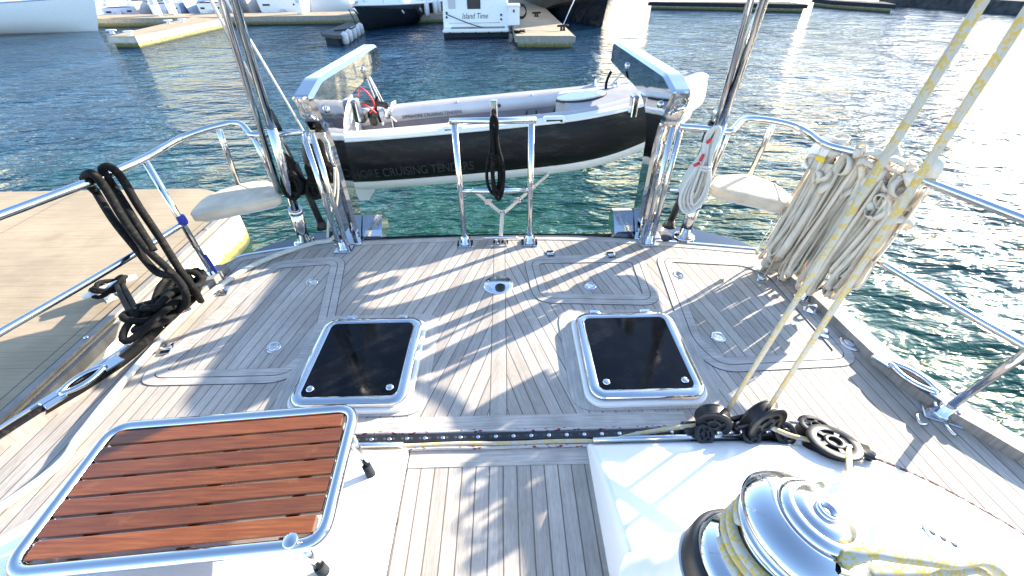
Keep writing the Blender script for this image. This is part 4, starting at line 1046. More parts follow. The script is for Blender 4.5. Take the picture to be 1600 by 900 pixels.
# ------------------------------------------------------------------ quay on the left, with mooring gear
DZ = -0.95; XE = -3.68
dock = thing('quay_pontoon', (-5.5, 2.0, WZ), 'wide tan floating dock close alongside on the left, moss at its waterline', 'dock')
end = round_poly([(XE, -4), (XE, 5.35), (XE-0.75, 5.87), (-13.0, 5.87), (-13.0, -4)], 0.3, 5)
MB().prism(end, DZ-0.012, DZ).build('dock_planking', M['dock'], dock)
MB().prism(inset(end, 0.01), WZ-0.4, DZ-0.013).build('float', M['dockside'], dock)
mb = MB(); mb.box((XE-0.05, 0.6, DZ+0.012), (0.07, 8.9, 0.022)); mb.box((XE+0.022, 0.6, DZ-0.07), (0.04, 8.9, 0.09)); mb.build('edge_board', M['cap'], dock)
mb = MB(); mb.box((XE-0.115, 0.6, DZ+0.002), (0.012, 8.9, 0.006)); mb.build('edge_gap', M['caulk'], dock)
mb = MB()
for yy in (0.5, 1.6, 2.7, 3.8, 4.6): mb.lathe([(0.022, 0), (0.016, 0.012), (0.0005, 0.015)], 12, Matrix.Translation((XE-0.05, yy, DZ+0.023)))
mb.build('bolt', M['steel'], dock)
dc = PZ(183, 462, DZ); cl = thing('dock_cleat', tuple(dc), 'galvanised cleat on the dock wrapped with black mooring line', 'cleat')
cleat((dc.x, dc.y, DZ), 0.9, 0.44, cl, M['white'], 0.12, 0.03, 'horn')
ml = thing('mooring_line', tuple(dc), 'black mooring line from the dock cleat to the yacht', 'rope')
mb = MB()
for k in range(4):
    pts = []
    for i in range(20):
        a = 2*PI*i/20; d = Vector((math.cos(0.9), math.sin(0.9), 0)); n_ = Vector((-d.y, d.x, 0))
        pts.append(dc+d*(0.12*math.cos(a)+(k-1.5)*0.02)+n_*(0.07*math.sin(a)*(1 if k % 2 else -1))+Vector((0, 0, 0.11+0.03*math.sin(2*a+k)+k*0.010)))
    mb.tube(pts, 0.021, 8, True)
mb.build('turns', M['blackrope'], ml)
hp = Vector((-2.02, 1.72, 0.10))
for dx in (0, 0.06):
    MB().tube(crom([dc+Vector((0.05+dx, 0.02, 0.12)), dc.lerp(hp, 0.5)+Vector((dx, 0, -0.06)), hp+Vector((dx*0.5, 0.05, 0))], 8), 0.022, 8).build('line', M['blackrope'], ml)

# black dock line looped over the rail, heaped on the deck cleat
dl = thing('dock_line', (-1.93, 1.85, 0.1), 'thick black braided line looped over the left rail and heaped at the bulwark', 'rope')
def zz(x, y, z): return PZ(x, y, z)
for pts in ([zz(150, 300, 0.70), zz(134, 284, 0.80), zz(134, 274, 0.845), zz(146, 272, 0.86), zz(165, 295, 0.78), zz(195, 345, 0.62), zz(228, 388, 0.48), zz(262, 420, 0.36), zz(285, 447, 0.28), zz(291, 470, 0.18), zz(280, 485, 0.12)],
            [zz(176, 290, 0.76), zz(168, 278, 0.81), zz(160, 265, 0.855), zz(172, 261, 0.865), zz(190, 278, 0.80), zz(215, 320, 0.66), zz(250, 372, 0.48), zz(280, 420, 0.34), zz(303, 452, 0.20), zz(314, 470, 0.06)],
            [zz(150, 300, 0.70), zz(178, 345, 0.60), zz(210, 385, 0.48), zz(228, 408, 0.40), zz(245, 425, 0.35), zz(262, 430, 0.34), zz(268, 424, 0.36)],
            [zz(176, 290, 0.76), zz(192, 315, 0.68), zz(215, 352, 0.58), zz(240, 392, 0.46)]):
    MB().tube(crom(pts, 7), 0.0195, 10).build('line', M['blackrope'], dl)
rnd = random.Random(12); mb = MB()
c0 = Vector((-1.93, 1.86, 0.10)); ax_ = Vector((0.12, 0.99, 0)).normalized(); nx = Vector((0.99, -0.12, 0))
for k in range(11):
    L = rnd.uniform(0.10, 0.24); w = rnd.uniform(0.05, 0.085); o = ax_*rnd.uniform(-0.10, 0.10)+nx*rnd.uniform(-0.03, 0.03); hz = 0.012*k*0.7; ph = rnd.uniform(-0.5, 0.5)
    pts = []
    for i in range(16):
        a = 2*PI*i/16; pts.append(c0+o+ax_*(L*math.cos(a))+nx*(w*math.sin(a+ph))+Vector((0, 0, 0.02+hz+0.025*math.sin(a*2+k))))
    mb.tube(crom(pts, 2, True), 0.018, 8, True)
mb.build('heap', M['blackrope'], dl)
MB().tube(crom([c0+Vector((0.02, -0.15, 0.0)), (-2.0, 1.55, 0.04), (-2.08, 1.36, 0.04), (-2.25, 1.0, 0.04), (-2.45, 0.4, 0.04)], 6), 0.028, 10).build('line', M['blackrope'], dl)
dcl = thing('deck_cleat', (-1.93, 1.8, 0.085), 'polished cleat on the left cap rail buried under black line', 'cleat')
cleat((-1.945, 1.80, 0.055), 1.45, 0.50, dcl, M['chrome'], 0.06, 0.018, 'horn')

# pale hose along the left side deck
hs = thing('deck_hose', (-1.7, 1.6, 0.0), 'pale cable hose curving along the left side of the deck', 'hose')
pts = [PZ(x, y, 0.018) for x, y in ((60, 752), (123, 682), (160, 635), (200, 588), (245, 537), (290, 491), (335, 453), (385, 420), (440, 396), (490, 380), (515, 376))]+[Vector((-1.29, 2.80, 0.02)), Vector((-1.15, 2.90, 0.015))]
MB().tube(crom([(-2.25, 0.35, 0.018)]+pts, 6), 0.0165, 12).build('hose', M['hose'], hs)
MB().tube(crom([PY(512, 372, 2.66), PY(514, 340, 2.66), PY(522, 300, 2.7), PY(523, 262, 2.72)], 6), 0.009, 8).build('riser', M['hose'], hs)

# ------------------------------------------------------------------ traveller track, cords, blocks
tt_ = thing('traveller_track', (0, 1.035, 0), 'black drilled traveller track let in across the deck behind the walkway', 'track')
MB().box((-0.05, 1.034, 0.010), (2.35, 0.036, 0.016), bev=0.003).build('rail', M['alloy'], tt_)
sc0 = ho0 = None
for k in range(30):
    x = -1.15+k*0.0775
    if sc0 is None:
        sc0 = MB().lathe([(0.0085, 0), (0.0085, 0.0012), (0.004, 0.0006)], 14, Matrix.Translation((x, 1.034, 0.0182))).build('screw', M['steel'], tt_, (x, 1.034, 0.0182))
        ho0 = MB().lathe([(0.0062, 0), (0.0062, 0.0008)], 12, Matrix.Translation((x-0.02, 1.034, 0.0182))).build('hole', M['caulk'], tt_, (x-0.02, 1.034, 0.0182))
        hs_ = [0.02]
    else:
        c = sc0.copy(); col.objects.link(c); c.parent = tt_; c.location.x = x; hs_ = [-0.02, 0.02]
    for d_ in hs_:
        c = ho0.copy(); col.objects.link(c); c.parent = tt_; c.location.x = x+d_
cord_y = (1.066, 'thin white cord with red flecks along the back of the track', 0.0075, 'redrope'), (1.002, 'white rope with yellow flecks lying in front of the track', 0.0105, 'yrope'), (0.984, 'thin white cord with red flecks in front of the yellow rope', 0.0065, 'redrope')
for i_, (y, lab, r_, mt) in enumerate(cord_y):
    t = thing('control_line', (0, y, 0), lab, 'rope', 'control lines of the traveller')
    pts = [(-1.15+k*0.12, y+0.002*math.sin(k*1.7+i_), 0.004+r_+0.0035*(i_ == 2)) for k in range(17)]
    if i_ == 0: pts += [(0.93, 1.075, 0.03), (1.05, 1.08, 0.05), (1.30, 1.03, 0.06)]
    if i_ == 1: pts = [p for p in pts if p[0] < 0.45]+[(0.55, 1.02, 0.03), (0.70, 1.035, 0.045), (0.85, 1.04, 0.06)]
    MB().tube(crom(pts, 4), r_, 8).build('cord', M[mt], t)
t = thing('control_line', (1.5, 0.85, 0.05), 'dark red cord following the outer edge of the right coaming', 'rope', 'control lines of the traveller')
off = [Vector(b)+Vector((0.012, 0.012, 0.012)) for b in bR if 1.18 < b.x < 2.25]
MB().tube([Vector((1.30, 1.0, 0.05))]+[o for o in off if o.x > 1.36], 0.0085, 8).build('cord', rope_mat('dark_red_cord', (0.10, 0.05, 0.05), (0.45, 0.40, 0.40), 0.35, 4, 60), t)

def sheave_block(name, c, axis, r, th, label, handle=None, base=None, group='black blocks by the mainsheet', cat='block'):
    """two pierced cheeks round a grooved wheel"""
    c = Vector(c); t = thing(name, tuple(c), label, cat, group); T = frame_z(c, c+Vector(axis))
    R = lambda r0, r1, z0, z1, n=32: None
    mb = MB()
    mb.lathe([(r*0.92, -th*0.42), (r*0.98, -th*0.38), (r*0.72, 0), (r*0.98, th*0.38), (r*0.92, th*0.42)], 36, T); mb.build('wheel', M['black'], t)
    mb = MB()
    for s_ in (-1, 1):
        z0, z1 = s_*th*0.43, s_*th*0.58
        # cheek ring, hub and spokes
        mb.lathe([(r*0.62, z0), (r*1.0, z0), (r*0.99, z1), (r*0.94, z1+s_*0.002), (r*0.66, z1+s_*0.002), (r*0.62, z1), (r*0.62, z0)], 36, T, True, False)
        mb.lathe([(r*0.22, z0), (r*0.40, z0), (r*0.40, z1), (r*0.36, z1+s_*0.003), (r*0.25, z1+s_*0.003), (r*0.22, z1), (r*0.22, z0)], 24, T, True, False)
        for k in range(5):
            a = k*2*PI/5+0.4
            mb.add([T @ Vector((math.cos(a+da)*rr, math.sin(a+da)*rr, zz_)) for zz_ in (z0, z1) for rr, da in ((r*0.36, -0.22), (r*0.66, -0.16), (r*0.66, 0.16), (r*0.36, 0.22))], [(0, 1, 2, 3), (7, 6, 5, 4), (0, 1, 5, 4), (1, 2, 6, 5), (2, 3, 7, 6), (3, 0, 4, 7)])
    mb.build('cheek', M['alloy'], t)
    if handle is not None:
        h = Vector(handle); mb = MB()
        for s_ in (-1, 1):
            off_ = (T.to_3x3() @ Vector((0, 0, 1)))*(s_*th*0.5)
            d = (h-c).normalized(); pr = (T.to_3x3() @ Vector((0, 0, 1))).cross(d).normalized()
            mb.ribbon([c+off_+d*r*0.3, h+off_*0.9], r*0.8, pr, th*0.12)
        e = (T.to_3x3() @ Vector((0, 0, 1)))*(th*0.5); mb.tube([h-e, h+e], r*0.14, 10); mb.build('strop', M['alloy'], t)
    if base is not None:
        MB().lathe([(r*1.32, -base), (r*1.28, -th*0.8), (r*1.12, -th*0.62), (r*0.5, -th*0.60)], 36, T).build('plinth', M['gel'], t)
    return t
b1 = PZ(1114, 657, 0.095); b2 = PZ(1192, 657, 0.11); b3 = PZ(1272, 671, 0.045); b4 = PZ(1300, 698, 0.075)
sheave_block('mainsheet_block', b1, (-0.28, -1.0, 0.12), 0.072, 0.048, 'black pierced block at the foot of the left mainsheet part', b1+Vector((0.02, -0.02, -0.075)))
sheave_block('mainsheet_block', b2, (0.28, -1.0, 0.10), 0.094, 0.05, 'larger black block with long strop at the foot of the right mainsheet part', b2+Vector((-0.10, 0.01, -0.05)))
sheave_block('deck_block', b3, (0.03, 0.28, 1), 0.066, 0.042, 'small flat black block on the deck just outboard of the mainsheet', b3+Vector((0.075, -0.03, 0)))
sheave_block('deck_block', b4, (0.05, 0.22, 1), 0.098, 0.052, 'large flat black block on a white plinth behind the winch', b4+Vector((0.12, -0.05, 0)), base=0.085)
for (x, y, r_, lab) in ((1097, 678, 0.044, 'small black sheave under the left mainsheet block'), (1170, 680, 0.042, 'small black sheave in the middle of the traveller car'), (1222, 676, 0.050, 'small black sheave at the right end of the traveller car')):
    q = PZ(x, y, 0.05); sheave_block('car_sheave', q, (0.1, -0.55, 0.8), r_, 0.04, lab, group='small sheaves of the traveller car')
car = thing('traveller_car', (0.98, 1.035, 0.02), 'black traveller car and shackles under the mainsheet blocks', 'traveller car')
mb = MB(); mb.box((0.98, 1.032, 0.038), (0.46, 0.07, 0.038), bev=0.008); mb.box((0.98, 0.998, 0.03), (0.40, 0.02, 0.05), bev=0.004); mb.build('body', M['alloy'], car)
mb = MB()
for x in (0.89, 0.94, 0.99, 1.04, 1.10): mb.tube(crom([(x-0.014, 1.03, 0.05), (x-0.014, 1.03, 0.085), (x+0.014, 1.03, 0.085), (x+0.014, 1.03, 0.05)], 4), 0.006, 8); mb.lathe([(0.012, -0.02), (0.012, 0.02)], 10, frame_z((x, 1.01, 0.06), (x, 0.9, 0.06)))
mb.build('shackles', M['steel'], car)

# mainsheet: two parts rising to the boom out of sight
ms = thing('mainsheet', (1.0, 1.08, 0.1), 'yellow flecked mainsheet, two taut parts rising from the black blocks', 'rope')
for (x0, y0, s0), (x1, y1, Yv) in (((1136, 642, 0.11), (1477, 95, 0.80)), ((1196, 645, 0.13), (1477, 215, 0.80))):
    a, b = PZ(x0, y0, s0), PY(x1, y1, Yv); MB().tube([a, a.lerp(b, 0.5), b, a+(b-a)*2.0], 0.0088, 12).build('part', M['yrope'], ms)
tail = thing('mainsheet_tail', (1.25, 0.97, 0.08), 'yellow flecked rope running from the mainsheet block to the winch', 'rope')
w0 = PZ(1326, 702, 0.10)
MB().tube(crom([b2+Vector((0.03, -0.02, -0.02)), PZ(1240, 682, 0.07), PZ(1290, 692, 0.085)], 6), 0.0105, 10).build('run', M['yrope'], tail)

# ------------------------------------------------------------------ winch
wb = PZ(1160, 905, 0.50); wt = PZ(1294, 797, 0.80); ax = (wt-wb).normalized(); HT = (wt-wb).length
win = thing('sheet_winch', tuple(wb), 'big polished self tailing winch on the white coaming, wound with yellow flecked rope', 'winch')
TW = frame_z(wb, wt)
S = HT/0.33
RS = 0.93
def sp(prof): return [(r*S*RS, z*S) for r, z in prof]
MB().lathe(sp([(0.160, -0.02), (0.165, 0.0), (0.165, 0.04), (0.160, 0.052), (0.150, 0.054)]), 64, TW).build('base_ring', M['black'], win)
MB().lathe(sp([(0.152, 0.050), (0.150, 0.062), (0.138, 0.078), (0.122, 0.088), (0.112, 0.10), (0.108, 0.13), (0.107, 0.17), (0.110, 0.19)]), 64, TW).build('drum', M['chrome'], win)
MB().lathe(sp([(0.108, 0.186), (0.122, 0.198), (0.132, 0.206), (0.136, 0.212), (0.134, 0.219), (0.110, 0.226)]), 64, TW).build('lower_jaw', M['steel'], win)
MB().lathe(sp([(0.108, 0.222), (0.118, 0.232), (0.140, 0.240), (0.1465, 0.245), (0.1475, 0.251), (0.143, 0.260), (0.132, 0.274), (0.116, 0.288), (0.100, 0.297), (0.092, 0.300), (0.090, 0.297)]), 64, TW).build('head', M['chrome'], win)
MB().lathe(sp([(0.090, 0.290), (0.090, 0.303), (0.086, 0.310), (0.078, 0.316), (0.068, 0.319), (0.066, 0.317)]), 64, TW).build('cover', M['chrome'], win)
MB().lathe(sp([(0.065, 0.312), (0.065, 0.3195), (0.030, 0.323), (0.026, 0.323)]), 48, TW).build('name_disc', M['steel'], win)
MB().lathe(sp([(0.026, 0.318), (0.0255, 0.331), (0.021, 0.334), (0.016, 0.333), (0.0155, 0.322), (0.012, 0.322), (0.010, 0.328), (0.0005, 0.328)]), 32, TW).build('handle_socket', M['chrome'], win)
# feeder arm crossing the head towards the camera side
mb = MB(); rows = []
for i in range(20):
    a = math.radians(150+8.2*i); rr = (0.098+0.045*(i/19)**1.5)*RS; z = 0.300-0.062*(i/19)
    rows.append([TW @ Vector((math.cos(a)*rr*S, math.sin(a)*rr*S, (z+0.004)*S)), TW @ Vector((math.cos(a)*(rr+0.016)*S, math.sin(a)*(rr+0.016)*S, (z-0.002)*S)), TW @ Vector((math.cos(a)*(rr+0.018)*S, math.sin(a)*(rr+0.018)*S, (z-0.030)*S)), TW @ Vector((math.cos(a)*rr*S, math.sin(a)*rr*S, (z-0.03)*S))])
mb.grid(rows, True, True); mb.add(rows[-1], [(0, 1, 2, 3)]); mb.build('feeder_arm', M['chrome'], win)
# white pod the winch stands on
mb = MB(); rows = []
for k, (kr, kz) in enumerate(((1.0, 0.0), (1.04, 0.25), (1.15, 0.6), (1.36, 0.88), (1.7, 1.0))):
    row = []
    for i in range(48):
        a = 2*PI*i/48; p_ = TW @ Vector((math.cos(a)*0.168*S*kr*RS, math.sin(a)*0.168*S*kr*RS, -0.016))
        gz = coam_z(bdist(min(p_.x, 1.6), p_.y))-0.01; row.append((p_.x, p_.y, p_.z*(1-kz)+gz*kz))
    rows.append(row)
mb.grid(rows[::-1], True, True); mb.add(rows[0], [tuple(range(48))])
mb.build('winch_pod', M['gel'], yacht)
# turns of rope on the drum, tail through the jaws
wr = thing('winch_rope', tuple(wb), 'thick yellow flecked rope wound round the winch drum, tail leading right', 'rope')
pts = []
for i in range(112):
    a = i*0.17+1.0; z = 0.112+0.0275*(a-1.0)/(2*PI)+0.004*math.sin(a*1.7); pts.append(TW @ Vector((math.cos(a)*0.122*S*RS, math.sin(a)*0.122*S*RS, z*S)))
lead = TW @ Vector((0.02, 0.20, 0.10))
MB().tube([w0, PZ(1327, 740, 0.16)]+[pts[0]+Vector((0.05, 0.04, 0))], 0.0108, 10).build('lead', M['yrope'], wr)
MB().tube(pts, 0.0118, 12).build('turns', M['yrope'], wr)
e0 = PZ(1312, 890, 0.78)
MB().tube(crom([PZ(1270, 930, 0.70), PZ(1305, 893, 0.755), PZ(1328, 872, 0.79), PZ(1360, 863, 0.80), PZ(1400, 868, 0.79), PZ(1477, 878, 0.76), PZ(1560, 892, 0.66), Vector((1.16, 0.16, 0.42)), Vector((1.30, 0.02, 0.30)), Vector((1.34, -0.3, 0.325)), Vector((1.30, -0.9, 0.33))], 8), 0.0125, 12).build('tail', M['yrope'], wr)
MB().tube(crom([PZ(1290, 935, 0.68), PZ(1340, 903, 0.72), PZ(1400, 893, 0.73), PZ(1477, 893, 0.70), PZ(1550, 908, 0.60), Vector((1.06, 0.10, 0.42)), Vector((1.18, -0.05, 0.325)), Vector((1.20, -0.35, 0.34)), Vector((1.16, -0.9, 0.345))], 8), 0.0125, 12).build('tail', M['yrope'], wr)
# small oblong eye plate at the right of the winch
q = PZ(1470, 842, 0.30); mb = MB(); T = Matrix.Translation(q) @ Matrix.Rotation(-0.5, 4, 'Z') @ Matrix.Rotation(0.25, 4, 'Y')
mb.prism(rrect(0.11, 0.05, 0.024), 0.0, 0.008, T, bev=0.003); ep = mb.build('eye_plate', M['chrome'], yacht)
mb = MB()
for dx in (-0.03, 0.0, 0.03): mb.lathe([(0.008, 0.0082), (0.008, 0.009), (0.003, 0.009)], 12, T @ Matrix.Translation((dx, 0, 0)))
mb.build('screws', M['ink'], ep)

# ------------------------------------------------------------------ slatted seat on the left
SZ = 0.37
c_a, c_b, c_c = PZ(545, 650, SZ), PZ(517, 848, SZ), PZ(195, 676, SZ)
seat = thing('slatted_seat', (-0.95, 0.67, 0.2), 'varnished mahogany slatted seat in a bright tube frame on the left coaming', 'seat')
cx_, cy_ = -0.965, 0.685; w_, h_ = 0.83, 0.45; rot = math.radians(4.0)
TS = Matrix.Translation((cx_, cy_, SZ)) @ Matrix.Rotation(rot, 4, 'Z')
fr = round_poly([(-w_/2, -h_/2), (w_/2, -h_/2), (w_/2, h_/2), (-w_/2, h_/2)], 0.065, 8)
MB().tube([TS @ Vector((a, b, 0)) for a, b in fr], 0.0195, 14, True).build('frame', M['chrome'], seat)
n_s = 7; hh = (h_-0.045)/n_s
for k in range(n_s):
    y = -h_/2+0.0225+hh*(k+0.5); cut = 0.02 if k in (0, n_s-1) else 0.0
    sl = MB().prism(rrect(w_-0.042-cut, hh-0.0068, 0.006, 3), -0.012, 0.012, TS @ Matrix.Translation((0, y, 0)), bev=0.0025).build('slat', M['varnish'], seat)
mb = MB()
for x in (-0.27, 0.02, 0.30): mb.box((x, 0, -0.019), (0.035, h_-0.04, 0.012), 0, TS)
mb.build('cross_bar', M['black'], seat)
for (x, y) in ((w_/2+0.0, h_/2-0.10), (-w_/2, h_/2-0.10), (w_/2-0.06, -h_/2), (-w_/2+0.06, -h_/2)):
    a = TS @ Vector((x, y, -0.01)); gz = coam_z(bdist(2*CX-a.x-0.02, a.y)); b = Vector((a.x+0.02*(1 if x > 0 else -1), a.y-0.01, gz+0.002))
    lg = MB().tube([a, a.lerp(b, 0.78)], 0.0135, 12).build('leg', M['chrome'], seat)
    MB().tube([a.lerp(b, 0.74), b], [0.0165, 0.0175], 12).build('rubber_foot', M['rub'], lg)
kp = TS @ Vector((w_/2-0.075, -h_/2, 0.012))
MB().lathe([(0.008, 0), (0.008, 0.018), (0.020, 0.02), (0.021, 0.026), (0.018, 0.029), (0.0005, 0.03)], 24, Matrix.Translation(kp)).build('knob', M['chrome'], seat)

# ------------------------------------------------------------------ marina behind
def far_dock(name, pts, label, th=0.50, top=None, z=-1.0, dk='dock', group='floating docks of the marina'):
    poly = [(p[0], p[1]) for p in pts]; cxy = (sum(p[0] for p in poly)/len(poly), sum(p[1] for p in poly)/len(poly))
    t = thing(name, (*cxy, WZ), label, 'dock', group)
    MB().prism(poly, z-0.03, z).build('decking', M[dk], t)
    MB().prism(inset(poly, -0.04), z-0.26, z-0.031).build('rub_board', top or M['fardk'], t)
    MB().prism(inset(poly, 0.10), WZ-0.2, z-0.261).build('float', M['dockside'], t)
    return t
M['fardk'] = simple('weathered_grey_board', (0.26, 0.25, 0.22), 0.8, var=0.2)
def gz(x, y, z=-1.0): v = PZ(x, y, z); return (v.x, v.y)
# main walkway across the back, finger towards us, finger on the right
wy0 = gz(430, 24)[1]
far_dock('marina_walkway', [(-36, wy0+1.5), (-36, wy0-1.0), (-3, wy0-1.0), (-3, wy0+1.5)][::-1] if False else [(-40, wy0-0.6), (-2.6, wy0-0.6), (-2.6, wy0+2.2), (-40, wy0+2.2)], 'long floating walkway crossing behind the tender, boats along it')
fa, fb, fc_, fd = gz(168, 57), gz(211, 57), gz(352, 27), gz(322, 25)
far_dock('finger_dock', [fa, fb, gz(350, 29), gz(300, 27)], 'sunlit finger dock reaching out at the upper left', top=M['dockside'])
r0, r1 = gz(806, 56), gz(898, 56)
far_dock('finger_dock', [r0, r1, (r1[0]-0.2, r1[1]+26), (r0[0]-0.2, r0[1]+26)], 'broad finger dock between the white motor yacht and the black yacht')
def gear(name, c, label, cat, group, kind='cleat', s=1.0):
    t = thing(name, c, label, cat, group)
    if kind == 'cleat': cleat(c, 0.3, 0.45*s, t, M['white'] if s < 1.2 else M['rub'], 0.16*s, 0.04*s, 'horn')
    return t
for (x, y), lab in zip(((176, 53), (203, 55), (264, 37), (286, 35)), ('white cleat on the tip of the sunlit finger dock', 'white cleat at the near corner of the sunlit finger dock', 'white cleat midway along the sunlit finger dock', 'fourth white cleat from the tip of the sunlit finger dock')):
    v = PZ(x, y, -1.0); gear('dock_cleat', (v.x, v.y, -1.0), lab, 'cleat', 'cleats on the marina docks')
v = PZ(879, 48, -1.0); gear('dock_cleat', (v.x, v.y, -1.0), 'large black cleat on the broad finger dock holding the black yacht', 'cleat', 'cleats on the marina docks', s=1.3)
black_cleat = Vector((v.x, v.y, -0.8))
v = PZ(838, 26, -1.0); gear('dock_cleat', (v.x, v.y, -1.0), 'black cleat farther back on the broad finger dock', 'cleat', 'cleats on the marina docks', s=1.25)
# dock box
v = PZ(803, 40, -1.0); t = thing('dock_box', (v.x, v.y+0.5, -1.0), 'white dock box on the broad finger dock beside the motor yacht', 'box')
MB().box((v.x, v.y+0.5, -0.58), (0.6, 1.0, 0.84), bev=0.03).build('body', M['white'], t)
MB().box((v.x, v.y+0.5, -0.13), (0.68, 1.08, 0.10), bev=0.03).build('lid', M['white'], t)
MB().box((v.x, v.y-0.02, -0.35), (0.08, 0.03, 0.12), bev=0.005).build('hasp', M['rub'], t)
for (x, y, lab) in ((812, 33, 'coiled dark hose on the dock beside the white box'),):
    q = PZ(x, y, -1.0); t = thing('hose_coil', (q.x, q.y, -1.0), lab, 'hose'); mb = MB()
    for k in range(4): mb.tube([(q.x+0.1+0.28*math.cos(a), q.y+0.3+0.28*math.sin(a)*0.4, -0.6+0.30*math.sin(a)+0.03*k) for a in [i*PI/9 for i in range(18)]], 0.03, 6, True)
    mb.build('coils', M['rub'], t)
q = PZ(812, 52, -1.0); t = thing('rope_heap', (q.x, q.y, -1.0), 'small heap of blue and grey rope at the dock corner', 'rope'); mb = MB()
for k in range(4): mb.tube(crom([(q.x+0.25*math.cos(a+k), q.y+0.2*math.sin(a*1.3+k), -0.95+0.02*k) for a in [0, 1.2, 2.4, 3.6, 4.8]], 5), 0.03, 6)
mb.build('coils', M['blackrope'], t)
# pedestals along the walkway
def pedestal(x, y, lab):
    v = PZ(x, y, -1.0); t = thing('power_pedestal', (v.x, v.y+0.4, -1.0), lab, 'pedestal', 'white pedestals along the marina walkway')
    MB().box((v.x, v.y+0.4, -0.45), (0.42, 0.34, 1.1), bev=0.05).build('post', M['white'], t)
    MB().prism(rrect(0.52, 0.44, 0.08), 0.10, 0.26, Matrix.Translation((v.x, v.y+0.4, 0)), bev=0.06).build('cap', M['white'], t)
    MB().box((v.x+0.02, v.y+0.222, -0.2), (0.2, 0.02, 0.3)).build('socket_panel', M['bluehull'], t)
pedestal(242, 26, 'leftmost white pedestal on the walkway, by the small grey boat'); pedestal(266, 24, 'second white pedestal from the left on the walkway')
pedestal(467, 23, 'white pedestal on the walkway left of the black motorboat')

def hull_mesh(L, B, H, draft=0.3, flare=1.12, bow_rise=0.35, fine=2.2, transom=0.92):
    """stern at y=0, bow at y=L, water at z=0"""
    rows = []; sheer = []
    N = 18
    for i in range(N+1):
        t = i/N; y = L*t; b = B/2*(transom+(1-transom)*min(1, t/0.35))*(1-max(0, (t-0.35)/0.65)**fine); z = H*(1+bow_rise*t*t)
        rake = 0.10*L*(t**3)
        bw = b*(0.93-0.25*t)
        row = [(0.0, y-rake*0.8, -draft*(1-t*0.5)), (bw*0.6, y-rake*0.7, -draft*0.5*(1-t*0.5)), (bw*0.92, y-rake*0.6, 0.08), (b*0.95, y-rake*0.3, z*0.45), (b*1.0, y, z*0.9), (b*1.0, y, z)]
        full = [(-p[0], p[1], p[2]) for p in row[::-1]]+row[1:]
        rows.append(full); sheer.append((b, y, z))
    return rows, sheer
def boat(name, label, loc, rotz, L, B, H, hull, cabin=True, group=None, cat='motorboat', bow_rise=0.35, stripe=None, flat_top=False, fine=2.2, rails=True, crown=0.08):
    t = thing(name, loc, label, cat, group)
    T = Matrix.Translation(Vector(loc)) @ Matrix.Rotation(rotz, 4, 'Z')
    rows, sh = hull_mesh(L, B, H, bow_rise=bow_rise, fine=fine)
    mb = MB(); mb.grid([[T @ Vector(p) for p in r] for r in rows], True); mb.add([T @ Vector(p) for p in rows[0]], [tuple(range(len(rows[0])))])
    mb.build('hull', hull, t)
    mb = MB(); dk = [[T @ Vector((-b*1.01, y, z+0.005)), T @ Vector((-b*0.55, y, z+0.75*crown*H)), T @ Vector((0, y, z+crown*H*min(1, (L*1.02-y)/(0.5*L)))), T @ Vector((b*0.55, y, z+0.75*crown*H)), T @ Vector((b*1.01, y, z+0.005))] for b, y, z in sh]
    mb.grid(dk, True); mb.build('deck', M['white'], t)
    mb = MB(); 
    for s_ in (-1, 1): mb.tube([T @ Vector((s_*b*1.01, y, z)) for b, y, z in sh], 0.035*max(1, H/1.2), 6)
    mb.build('rub_rail', stripe or M['white'], t)
    mb = MB()
    for s_ in (-1, 1): mb.tube([T @ Vector((s_*abs(r[2+2][0]), r[4][1], 0.10)) for r in [rw for rw in rows]][:-1], 0.045, 6)
    mb.build('boot_stripe', M['navy'] if hull is not M['darkhull'] else M['rub'], t)
    if cabin:
        mb = MB(); cw = B*0.36; secs = []
        for y, zt, w in ((L*0.22, 1.15*H, cw), (L*0.24, 1.95*H, cw*0.86), (L*0.50, 1.95*H, cw*0.82), (L*0.66, 1.25*H, cw*0.7)):
            secs.append([T @ Vector((-w, y, H)), T @ Vector((-w*0.95, y, zt)), T @ Vector((w*0.95, y, zt)), T @ Vector((w, y, H))])
        mb.grid(secs, False); mb.add(secs[0], [(0, 1, 2, 3)]); mb.add(secs[-1], [(3, 2, 1, 0)]); cb = mb.build('cabin', M['white'], t)
        mb = MB()
        for s_ in (-1, 1):
            q = [T @ Vector((s_*(cw*0.99+0.02), L*0.27, 1.35*H)), T @ Vector((s_*(cw*0.90+0.02), L*0.27, 1.75*H)), T @ Vector((s_*(cw*0.87+0.02), L*0.48, 1.75*H)), T @ Vector((s_*(cw*0.93+0.02), L*0.53, 1.35*H))]
            mb.add(q, [(0, 1, 2, 3)])
        wsc = [Vector((x, L*(0.515 if zt_ else 0.62), (1.88 if zt_ else 1.42)*H)) for x, zt_ in ((-cw*0.68, 1), (cw*0.68, 1), (cw*0.64, 0), (-cw*0.64, 0))]
        mb.add([T @ (p+Vector((0, 0.06, 0.05))) for p in wsc], [(0, 1, 2, 3)]); mb.build('windows', M['farwin'], cb)
    if rails:
        mb = MB(); hi = []
        for b, y, z in sh[7:]:
            hi.append((b, y, z))
        for s_ in (-1, 1):
            mb.tube([T @ Vector((s_*b*0.93, y-0.05, z+0.55)) for b, y, z in hi], 0.018, 6)
            for b, y, z in hi[::2]: mb.tube([T @ Vector((s_*b*0.93, y-0.05, z)), T @ Vector((s_*b*0.93, y-0.05, z+0.55))], 0.014, 6)
        mb.build('bow_rail', M['steel'], t)
    return t, T, sh
